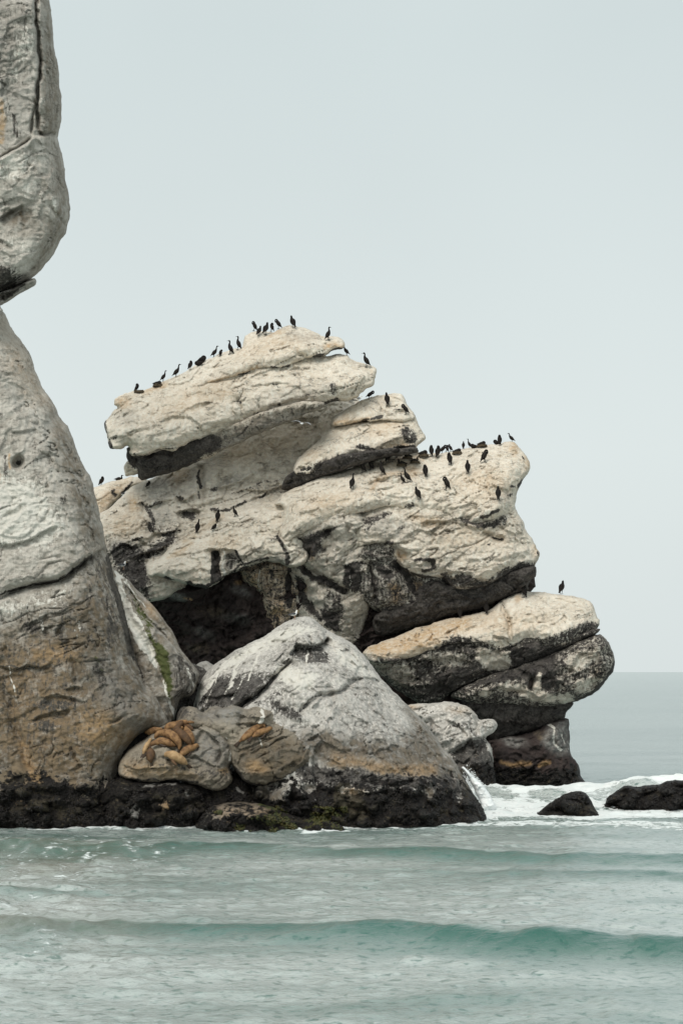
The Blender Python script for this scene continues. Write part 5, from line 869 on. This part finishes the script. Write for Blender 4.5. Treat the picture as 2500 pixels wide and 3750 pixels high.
W_ = ((.015, 0, .43), (-.075, 0, .24), (-.185, 0, .09))
pose('up', Bt+[(.055, 0, .53), (.040, 0, .60), (.036, 0, .665), (.066, 0, .705), (.105, 0, .708)], Br+[(.040, .042), (.028, .028), (.027, .027), (.032, .034), (.020, .022)], [(.10, 0, .708), (.155, 0, .712), (.195, 0, .700)], W_, .0, .735)
pose('tall', Bt+[(.058, 0, .54), (.050, 0, .64), (.050, 0, .715), (.078, 0, .755), (.115, 0, .765)], Br+[(.038, .040), (.026, .026), (.025, .025), (.030, .032), (.020, .021)], [(.11, 0, .765), (.165, 0, .785), (.205, 0, .790)], W_, .0, .80)
pose('short', Bt+[(.050, 0, .515), (.030, 0, .56), (.045, 0, .60), (.075, 0, .610)], Br+[(.046, .048), (.038, .040), (.036, .036), (.022, .022)], [(.07, 0, .610), (.12, 0, .600), (.155, 0, .588)], W_, .0, .63)
pose('tuck', Bt[:-1]+[(.035, 0, .455), (.020, 0, .525), (-.03, 0, .55), (-.075, 0, .50), (-.09, 0, .44)], Br[:-1]+[(.078, .074), (.062, .058), (.050, .046), (.036, .034), (.018, .018)], [(-.085, 0, .45), (-.10, 0, .41), (-.105, 0, .37)], W_, .0, .585)
pose('preen', Bt[:-1]+[(.035, 0, .455), (.040, 0, .525), (.075, 0, .575), (.135, 0, .565), (.160, 0, .500), (.140, 0, .435), (.105, 0, .40)], Br[:-1]+[(.072, .066), (.046, .044), (.032, .032), (.030, .030), (.029, .029), (.032, .034), (.020, .020)], [(.11, 0, .405), (.08, 0, .37), (.055, 0, .345)], W_, .0, .60)
Sb = [(-.36, 0, .10), (-.27, 0, .10), (-.17, 0, .105), (-.05, 0, .115), (.06, 0, .125), (.125, 0, .15)]
Sr = [(.035, .010), (.040, .022), (.080, .070), (.105, .095), (.096, .088), (.066, .064)]
Ws = ((.05, 0, .15), (-.10, 0, .15), (-.30, 0, .12))
pose('sit', Sb+[(.155, 0, .21), (.145, 0, .28), (.155, 0, .335), (.185, 0, .355), (.215, 0, .352)], Sr+[(.042, .042), (.030, .030), (.028, .028), (.032, .033), (.020, .020)], [(.21, 0, .352), (.26, 0, .352), (.30, 0, .345)], Ws, None, .38)
pose('low', Sb+[(.150, 0, .19), (.120, 0, .235), (.05, 0, .245), (-.02, 0, .225)], Sr+[(.050, .048), (.042, .040), (.036, .034), (.020, .020)], [(-.01, 0, .228), (-.05, 0, .215), (-.085, 0, .205)], Ws, None, .28)

def put(name, meshes, loc, rot, sc, label, cat, group):
    t = empty(name, loc, label, cat, group, rot, sc)
    for nm, me in meshes:
        o = bpy.data.objects.new(nm, me); COL.objects.link(o); o.parent = t
    return t

TWIG = simple_mat('dry_weed_twigs', (.11, .085, .055), .9, .1, (.05, .04, .028), 30, .8)
def nest_mesh(seed):
    r = np.random.default_rng(seed); n = 20; prof_ = [(.10, .03), (.17, .09), (.235, .10), (.285, .055), (.315, -.06)]; V = [(0, 0, .02)]
    for rr, z in prof_:
        for k in range(n):
            a = 2*math.pi*k/n; j = 1+r.normal(0, .06); V.append((math.cos(a)*rr*j, math.sin(a)*rr*j, z+r.normal(0, .014)))
    F = [(0, 1+k, 1+(k+1) % n) for k in range(n)]
    for q_ in range(len(prof_)-1):
        for k in range(n): F.append((1+q_*n+k, 1+(q_+1)*n+k, 1+(q_+1)*n+(k+1) % n, 1+q_*n+(k+1) % n))
    me = bpy.data.meshes.new('nest_bowl'); me.from_pydata(V, [], F); me.materials.append(TWIG); me.update()
    V, F, o = [], [], 0
    for _ in range(150):
        a = r.uniform(0, 6.28); rr = r.uniform(.2, .31); c = np.array([math.cos(a)*rr, math.sin(a)*rr, r.uniform(-.02, .11)])
        d = np.array([-math.sin(a), math.cos(a), r.normal(0, .3)])+r.normal(0, .5, 3); d *= r.uniform(.05, .14)/np.linalg.norm(d); w = np.array([0, 0, .006]); u = np.cross(d, w); u *= .006/(np.linalg.norm(u)+1e-9)
        V += [c-d, c+u, c+w, c-u, c+d]; F += [(o, o+1, o+2), (o, o+2, o+3), (o, o+3, o+1), (o+4, o+2, o+1), (o+4, o+3, o+2), (o+4, o+1, o+3)]; o += 5
    mt = bpy.data.meshes.new('nest_twigs'); mt.from_pydata([tuple(v_) for v_ in V], [], F); mt.materials.append(TWIG); mt.update()
    return me, mt
NB, NT = nest_mesh(4)

# each cormorant: view, foot x, foot y, height in that view, pose, facing (0 right, 180 left, 90 away, -90 to the camera), lean, label
CORM = [
 (13, 265, 250, 105, 'preen', 190, 4, 'black cormorant with its neck curled under, first of the group on the highest crest'),
 (13, 312, 326, 112, 'short', 60, 12, 'black cormorant below the crest, left of two standing in front of the summit group'),
 (13, 392, 312, 138, 'short', 60, 10, 'slim black cormorant below the crest, right of two before the summit group'),
 (13, 470, 236, 92, 'tuck', 150, 5, 'headless-looking black cormorant asleep in the middle of the summit group'),
 (13, 560, 230, 108, 'preen', 185, -8, 'black cormorant preening with its neck in a loop, right end of the summit group'),
 (13, 740, 236, 160, 'short', 110, -12, 'large upright black cormorant on the very top of the stack'),
 (13, 1148, 378, 146, 'up', 20, 0, 'black cormorant facing right, on the top slab beside the gap of sky'),
 (2, 268, 318, 62, 'tall', 160, -14, 'black cormorant half hidden under the tip of the snout above the gap of sky'),
 (13, 72, 492, 146, 'up', 180, 4, 'black cormorant facing left, uppermost of the row climbing the left crest'),
 (15, 1232, 306, 146, 'up', 180, 2, 'black cormorant facing left, second from the top of the row on the left crest'),
 (15, 1098, 328, 76, 'tuck', 130, 30, 'hunched black cormorant leaning against its upright neighbour on the left crest'),
 (15, 1040, 342, 132, 'tall', 20, 14, 'long-necked black cormorant beside a hunched one on the left crest'),
 (15, 925, 386, 72, 'low', 20, -20, 'crouching black cormorant, upper of two huddled on the left crest'),
 (15, 878, 430, 52, 'low', 190, -20, 'crouching black cormorant, lower of two huddled on the left crest'),
 (15, 770, 486, 96, 'tuck', 60, 8, 'round-shouldered sleeping black cormorant alone in the middle of the left crest'),
 (15, 606, 570, 148, 'tall', 15, 12, 'tall black cormorant stretching its neck upward on the lower left crest'),
 (15, 460, 618, 122, 'tall', 20, 10, 'upright black cormorant just behind the sitting one near the left crest end'),
 (15, 412, 666, 46, 'low', 0, 4, 'black cormorant lying flat on its nest near the left end of the crest'),
 (15, 160, 738, 86, 'tuck', 0, 6, 'black cormorant hunched on the leftmost nest of the top slab'),
 (2, 380, 382, 76, 'up', 180, -6, 'black cormorant facing left on the right shoulder of the top slab against the sky'),
 (2, 388, 566, 50, 'preen', 10, 25, 'black cormorant bending down on the ledge between the top slab and the shelf slabs'),
 (2, 500, 604, 84, 'short', 95, -6, 'upright black cormorant seen from behind on the upper shelf slab'),
 (2, 606, 655, 56, 'preen', 170, -10, 'black cormorant preening at the steep right edge of the upper shelf slab'),
 (14, 85, 540, 125, 'tall', 70, 4, 'black cormorant standing alone farthest left on the broad nesting slab'),
 (14, 175, 405, 110, 'up', 175, -4, 'black cormorant at the shadow edge, left of the pair under the shelf slab'),
 (14, 238, 387, 104, 'up', 175, 2, 'black cormorant at the shadow edge, right of the pair under the shelf slab'),
 (14, 330, 427, 108, 'up', 175, 0, 'black cormorant with its wing drooped, below the shadowed ledge of the shelf slab'),
 (14, 370, 320, 92, 'short', 70, 18, 'black cormorant leaning right in front of the shadowed ledge'),
 (14, 495, 338, 50, 'sit', 180, 0, 'black cormorant sitting on the lower left nest facing left'),
 (14, 600, 310, 40, 'sit', 10, 0, 'black cormorant sitting on the nest next to the sky notch facing right'),
 (14, 540, 284, 42, 'sit', 180, 0, 'black cormorant on the shadowed nest at the back of the ledge'),
 (14, 502, 495, 80, 'up', 175, -6, 'shorter of the two black cormorants standing close together on the nesting slab'),
 (14, 545, 486, 122, 'tall', 175, -10, 'taller of the two black cormorants standing close together on the nesting slab'),
 (14, 695, 442, 92, 'tuck', 80, -8, 'sleeping black cormorant with hidden head below the nests'),
 (14, 890, 341, 90, 'tuck', 100, -6, 'sleeping black cormorant just below the twig nest on the skyline'),
 (14, 636, 625, 100, 'short', 110, -14, 'black cormorant lowest of those in the middle of the nesting slab'),
 (14, 858, 544, 96, 'preen', 165, 2, 'black cormorant turning its head to preen, centre of the nesting slab'),
 (14, 1032, 412, 104, 'short', 95, 0, 'upright black cormorant seen from behind, right of centre on the nesting slab'),
 (14, 1170, 321, 100, 'preen', 20, 0, 'black cormorant twisting its neck to the right, high on the nesting slab'),
 (14, 1282, 629, 122, 'short', 90, 0, 'upright black cormorant alone above the small round bulge on the right'),
 (14, 735, 272, 82, 'tuck', 100, 0, 'big hunched black cormorant leftmost of the skyline crowd'),
 (14, 786, 284, 90, 'tuck', 70, 4, 'black cormorant at the front of the skyline crowd with its back turned'),
 (14, 818, 250, 72, 'preen', 0, 18, 'black cormorant bowing its head to the right in the skyline crowd'),
 (14, 858, 238, 46, 'tuck', 160, 10, 'small-looking hunched black cormorant in the gap of the skyline crowd'),
 (14, 895, 234, 54, 'short', 150, -8, 'black cormorant with raised head, rightmost of the dense skyline crowd'),
 (14, 945, 232, 26, 'low', 0, 0, 'black cormorant flat on the twig nest at the skyline'),
 (14, 998, 212, 50, 'short', 80, 0, 'black cormorant with short neck left of the one that stretches, on the skyline'),
 (14, 1050, 206, 70, 'tall', 175, -6, 'black cormorant stretching a thin neck to the left on the skyline'),
 (14, 1082, 203, 28, 'low', 180, 0, 'crouching round black cormorant right behind the stretching one on the skyline'),
 (14, 1152, 186, 24, 'low', 0, 0, 'black cormorant low on the isolated nest along the skyline'),
 (14, 1297, 180, 76, 'tuck', 90, -3, 'stout black cormorant standing near the right end of the skyline'),
 (14, 1265, 166, 22, 'low', 180, 10, 'black cormorant lying behind the stout one near the right end of the skyline'),
 (14, 1402, 157, 76, 'up', 175, -20, 'black cormorant at the far right end of the skyline facing left'),
 (14, 672, 268, 40, 'low', 20, 0, 'black cormorant on a dark mound beside the sky notch'),
 (14, 455, 238, 26, 'low', 20, -12, 'black cormorant resting in the shadow beneath the shelf slab, right one of two'),
 (14, 312, 272, 28, 'low', 170, -10, 'black cormorant resting in the shadow beneath the shelf slab, left one of two'),
 (16, 1062, 706, 134, 'up', 100, 12, 'black cormorant standing leftmost on the middle slope above the beak slab'),
 (16, 1270, 592, 118, 'short', 100, 10, 'black cormorant standing above another on the middle slope'),
 (16, 1225, 682, 72, 'tuck', 60, 30, 'black cormorant crouching below a standing one on the middle slope'),
 (16, 1460, 537, 102, 'up', 175, -4, 'black cormorant rightmost of the few on the middle slope'),
 (16, 558, 242, 66, 'tuck', 60, 20, 'black cormorant huddled in the mouth of the black crevice'),
 (16, 82, 222, 88, 'tuck', 60, 14, 'black cormorant on the low skyline beside the cliff edge'),
 (16, 275, 166, 32, 'sit', 20, 0, 'black cormorant lying on the low skyline under the overhanging block'),
 (4, 1214, 676, 64, 'short', 60, 8, 'black cormorant alone on top of the lowest right shelf'),
 (4, 1020, 695, 58, 'tuck', 120, 4, 'black cormorant in the shaded notch at the back of the lowest shelf'),
 (4, 826, 780, 58, 'short', 90, 0, 'black cormorant in the deep shadow above the orange-stained shelf, right of two'),
 (4, 688, 802, 50, 'short', 90, 0, 'black cormorant in the deep shadow above the orange-stained shelf, left of two'),
 (12, 466, 246, 78, 'short', 70, 8, 'black cormorant on the dark lump below the lowest shelf beside a white splash'),
]
NESTS = [(14, 490, 352, 'twig nest under the cormorant that sits facing left'), (14, 602, 330, 'twig nest of the cormorant by the sky notch'), (14, 540, 292, 'shadowed twig nest at the back of the ledge'),
         (14, 950, 252, 'bulky twig nest on the skyline of the nesting slab'), (14, 1152, 192, 'small isolated twig nest along the skyline'), (15, 190, 745, 'twig nest at the left end of the top slab'), (15, 405, 674, 'flat twig nest on the left crest'), (14, 672, 272, 'dark twig mound beside the sky notch')]
nest_at = []
for c, fx, fy, lab in NESTS:
    p_ = q(c, f'{fx},{fy}')[0]; loc, Yd = foot(*p_)
    sc = 1.08; t = put('nest', [('bowl', NB), ('twigs', NT)], loc+np.array([0, -.02, .03]), (0, 0, R(37*len(nest_at))), sc, lab, 'nest', 'cormorant nests of twigs and weed')
    nest_at.append((p_, loc))
for c, fx, fy, hp, po, fc, lean, lab in CORM:
    p_ = q(c, f'{fx},{fy}')[0]; loc, Yd = foot(*p_); mpp = Yd/FPX; hm = hp/CROPS[c][2]*mpp
    lo_ = 1.05 if po in ('sit', 'low') else .8
    sc = float(np.clip(1.08*hm/POSES[po]['h'], lo_, 1.36)); drop = 0.0
    if po in ('sit', 'low'):
        drop = -.035
        for np_, nl in nest_at:
            if np.hypot(*(np_-p_)) < 24: loc = nl+np.array([0, -.03, 0]); drop = .05
    off = np.array([0, -.07, drop])
    t = put('cormorant', POSES[po]['parts'], loc+off, (0, 0, R(fc)), sc, lab, 'cormorant', 'black cormorants on the sea stack')
    t.rotation_mode = 'QUATERNION'      # first turned to face its way, then leaned in the plane across the view
    t.rotation_quaternion = Quaternion((0, 1, 0), R(lean)) @ Quaternion((0, 0, 1), R(fc))

# gulls
def gull_parts(kind):
    if kind == 'stand':
        b = [(-.25, 0, .20), (-.16, 0, .215), (-.05, 0, .22), (.06, 0, .25), (.115, 0, .31), (.13, 0, .365), (.155, 0, .395), (.19, 0, .392)]; rd = [(.02, .008), (.04, .03), (.075, .07), (.075, .075), (.052, .055), (.040, .042), (.044, .045), (.022, .022)]
        bill = [(.185, 0, .392), (.225, 0, .388), (.25, 0, .374)]; wg = ((.07, 0, .27), (-.09, 0, .245), (-.31, 0, .205)); legs = True
    else:
        b = [(-.27, 0, .08), (-.17, 0, .085), (-.05, 0, .09), (.07, 0, .11), (.125, 0, .16), (.135, 0, .215), (.16, 0, .245), (.195, 0, .242)]; rd = [(.02, .008), (.04, .03), (.08, .075), (.08, .078), (.052, .055), (.040, .042), (.044, .045), (.022, .022)]
        bill = [(.19, 0, .242), (.23, 0, .238), (.255, 0, .225)]; wg = ((.07, 0, .13), (-.09, 0, .115), (-.33, 0, .075)); legs = False
    parts = [('body', me_from('gull_body', [loft(b, rd, 10, 4)], GULLW)), ('bill', me_from('gull_bill', [loft(bill, [(.012, .015), (.010, .013), (.005, .007)], 6, 3)], GBILL))]
    parts += [('wing', me_from('gull_wing', wing_mesh(*wg, s*.072, .055, .02), GULLG)) for s in (-1, 1)]
    if legs: parts += [('leg', me_from('gull_leg', leg_mesh(s*.035, .02, .17), GLEG)) for s in (-1, 1)]
    return parts
GS, GL = gull_parts('stand'), gull_parts('lie')
for c, fx, fy, pt_, fc, sc, lab in [(8, 574, 80, GS, 15, 1.15, 'grey-winged white gull standing on the crown of the white dome'), (16, 310, 1082, GS, 40, 1.3, 'grey-winged white gull on the dark rock beside the cliff flank'),
                                (16, 290, 322, GL, 170, 1.35, 'white-headed gull with a dark back sitting in the cleft of the low skyline'), (2, 292, 584, GL, 165, 1.25, 'gull with dark wings sitting under the edge of the top slab'), (2, 335, 572, GL, 20, 1.0, 'pale gull lying beside another under the edge of the top slab')]:
    p_ = q(c, f'{fx},{fy}')[0]; loc, Yd = foot(*p_)
    put('gull', pt_, loc+np.array([0, -.08, -.01]), (0, 0, R(fc)), sc, lab, 'gull', 'gulls on the rocks')
fb_ = [(-.22, 0, .0), (-.12, 0, .0), (.0, 0, .0), (.12, 0, .01), (.19, 0, .02), (.23, 0, .02)]
fly = [('body', me_from('flying_gull_body', [loft(fb_, [(.05, .008), (.045, .03), (.065, .06), (.055, .052), (.042, .042), (.018, .018)], 10, 4)], GULLW)), ('bill', me_from('flying_gull_bill', [loft([(.225, 0, .02), (.265, 0, .015), (.285, 0, .005)], [(.012, .014), (.009, .011), (.004, .005)], 6, 3)], GBILL))]
for s in (-1, 1):
    fly.append(('wing', me_from('flying_gull_wing', [loft([(.05, s*.04, .02), (.08, s*.22, .10), (.03, s*.42, .11), (-.10, s*.66, .03)], [(.010, .075), (.010, .075), (.008, .06), (.004, .012)], 8, 5, (0, 0, 1))], GULLP)))
gp = q(1, '1262,708')[0]
put('gull', fly, at(gp[0], gp[1], 108.0), (R(12), R(-8), R(70)), 1.0, 'pale gull flying across the middle of the stack with its wings spread', 'gull', 'gulls on the rocks')

# sea lions: spine points (tail to nose) and half-widths read off the photograph, laid on the rock
def fur(name, c, c2): return simple_mat(name, c, .75, .3, c2, 4.5, .5)
FUR = [fur('brown_sea_lion_fur', (.29, .165, .074), (.125, .066, .030)), fur('dark_sea_lion_fur', (.12, .066, .032), (.07, .040, .022)), fur('pale_sea_lion_fur', (.43, .29, .155), (.29, .18, .088))]
FLIP = simple_mat('dark_flipper', (.055, .036, .024), .6, .3)
LIONS = [
 ('470,285 420,292 380,305 345,322 318,342', '16 26 28 26 12', 0, 'brown sea lion stretched out at the left end of the heap, head low'),
 ('490,305 505,285 535,265 580,258 625,272 650,300', '14 28 34 34 30 16', 0, 'brown sea lion with a high rounded back, at the top of the heap'),
 ('560,246 600,232 650,228 695,230 728,236 750,240', '12 18 20 18 14 6', 0, 'brown sea lion lying along the back of the heap with its head to the right'),
 ('640,250 670,256 700,264 722,278 742,298', '14 20 22 22 10', 1, 'darker sea lion curled behind the back right of the heap'),
 ('722,440 705,405 675,365 640,335 605,315 600,295 625,275 650,262 664,258', '12 32 38 36 28 22 19 17 7', 1, 'sea lion holding its raised head back over its shoulder in the middle of the heap'),
 ('738,425 735,385 715,345 692,310 680,285 690,272', '12 26 30 28 22 10', 0, 'sea lion slumped down the right side of the heap'),
 ('618,470 622,430 600,385 555,345 505,325 450,322 420,345 405,372', '14 32 38 38 34 30 24 10', 0, 'large brown sea lion across the front of the heap, its rump to the right'),
 ('590,436 555,425 515,408 470,395 425,405 390,430 372,455', '10 18 26 32 32 26 12', 0, 'brown sea lion in front of the heap with its tail flippers pointing right'),
 ('372,585 366,560 365,525 368,495 372,472', '16 34 38 34 16', 1, 'dark-faced sea lion lowest on the left, facing down the rock'),
 ('300,512 312,478 332,440 355,405 374,384', '12 18 22 20 10', 2, 'tan sea lion lying at the left edge of the heap'),
 ('618,530 645,505 680,475 715,460 748,455 772,456 790,466', '10 26 32 28 24 20 8', 0, 'sea lion lying apart on the right with its pale snout to the right'),
 ('688,600 665,580 625,555 585,532 545,515 515,520 494,542', '20 38 40 36 32 26 12', 2, 'pale golden sea lion lying in front with its head curled to the left'),
 ('1150,402 1185,370 1230,335 1275,298 1315,272 1350,266 1378,284', '10 22 30 32 26 22 10', 0, 'brown sea lion, left one of the pair on the knobbly boulder'),
 ('1265,360 1295,338 1330,318 1365,306 1400,300 1425,302 1440,312', '14 26 28 26 22 16 8', 0, 'brown sea lion, right one of the pair with its pale snout over the edge'),
]
HEADUP = {0: .6, 2: .5, 4: .9, 7: .5, 9: .5, 10: .7, 11: .3, 12: .4, 13: .8}
for k, (sp_, rs, mi, lab) in enumerate(LIONS):
    p9 = q(9, sp_); rad = 1.2*np.array([float(x) for x in rs.split()])/CROPS[9][2]
    Ys = []
    for (a, b_), r_px in zip(p9, rad):
        _, y_ = foot(a, b_+r_px*.7); Ys.append(y_)
    Ys = np.array(Ys); Ys = .25*np.roll(Ys, 1)*0+Ys; Ys = np.convolve(np.pad(Ys, 1, 'edge'), [.25, .5, .25], 'valid')
    Ym = float(np.median(Ys)); Ys = np.clip(Ys, Ym-.8, Ym+.8); rm = rad*Ys/FPX
    lift = rm*.72
    pts = at(p9[:, 0], p9[:, 1], Ys-lift-(.10 if k in (4, 6, 7) else 0)-(.05 if k == 5 else 0))
    base = pts.mean(0)-np.array([0, 0, rm.max()])
    t = empty('sea_lion', base, lab, 'sea lion', 'sea lions hauled out on the rocks')
    def child(nm, me):
        o = bpy.data.objects.new(nm, me); COL.objects.link(o); o.parent = t
    L = pts-base
    hd_ = L[-1]-L[-2]; hd_ /= np.linalg.norm(hd_); R0 = float(rm.max())
    Lc = catmull(L, 6); tt = np.concatenate([[0], np.cumsum(np.linalg.norm(np.diff(Lc, axis=0), axis=1))]); tt /= tt[-1]; ts = np.linspace(0, 1, 13)
    L = np.stack([np.interp(ts, tt, Lc[:, j]) for j in range(3)], 1)
    rm = R0*np.interp(ts, [0, .06, .18, .32, .48, .60, .70, .78, .86, .93, 1], [.20, .38, .74, .92, .94, 1.0, .84, .58, .62, .50, .20])
    if k in HEADUP: L[-4:, 2] += R0*np.array([.25, .55, .8, .85])*HEADUP[k]
    child('body', me_from('sea_lion_body', [loft(L, np.column_stack([rm, rm*.92]), 14, 6, (0, 1, .2))], FUR[mi]))
    i_s = max(1, int(len(L)*.62)); ax_ = L[min(i_s+1, len(L)-1)]-L[i_s-1]; ax_ /= np.linalg.norm(ax_)
    for s in (-1, 1):
        sd_ = np.cross(ax_, (0, 1, 0)); sd_ /= np.linalg.norm(sd_)+1e-9
        if sd_[2] > 0: sd_ = -sd_
        root = L[i_s]+np.array([0, -rm[i_s]*.55*(1 if s > 0 else -.6), 0])+sd_*rm[i_s]*.4
        tip = root+sd_*rm[i_s]*1.1-ax_*rm[i_s]*1.9+np.array([0, -.10, -.02])
        child('fore_flipper', me_from('sea_lion_flipper', [loft([root, (root*.5+tip*.5)+sd_*rm[i_s]*.18, tip], [(rm[i_s]*.18, rm[i_s]*.34), (rm[i_s]*.12, rm[i_s]*.30), (.015, .03)], 8, 4)], FLIP if mi != 2 else FUR[1]))
        hd = L[0]-L[1]; hd /= np.linalg.norm(hd); sh_ = np.cross(hd, (0, 1, 0))
        ht = L[0]+hd*.32+sh_*s*.06+np.array([0, 0, -.03])
        child('hind_flipper', me_from('sea_lion_flipper', [loft([L[1]*.3+L[0]*.7, L[0]*.5+ht*.5, ht], [(.035, .055), (.03, .06), (.012, .05)], 8, 4)], FLIP))
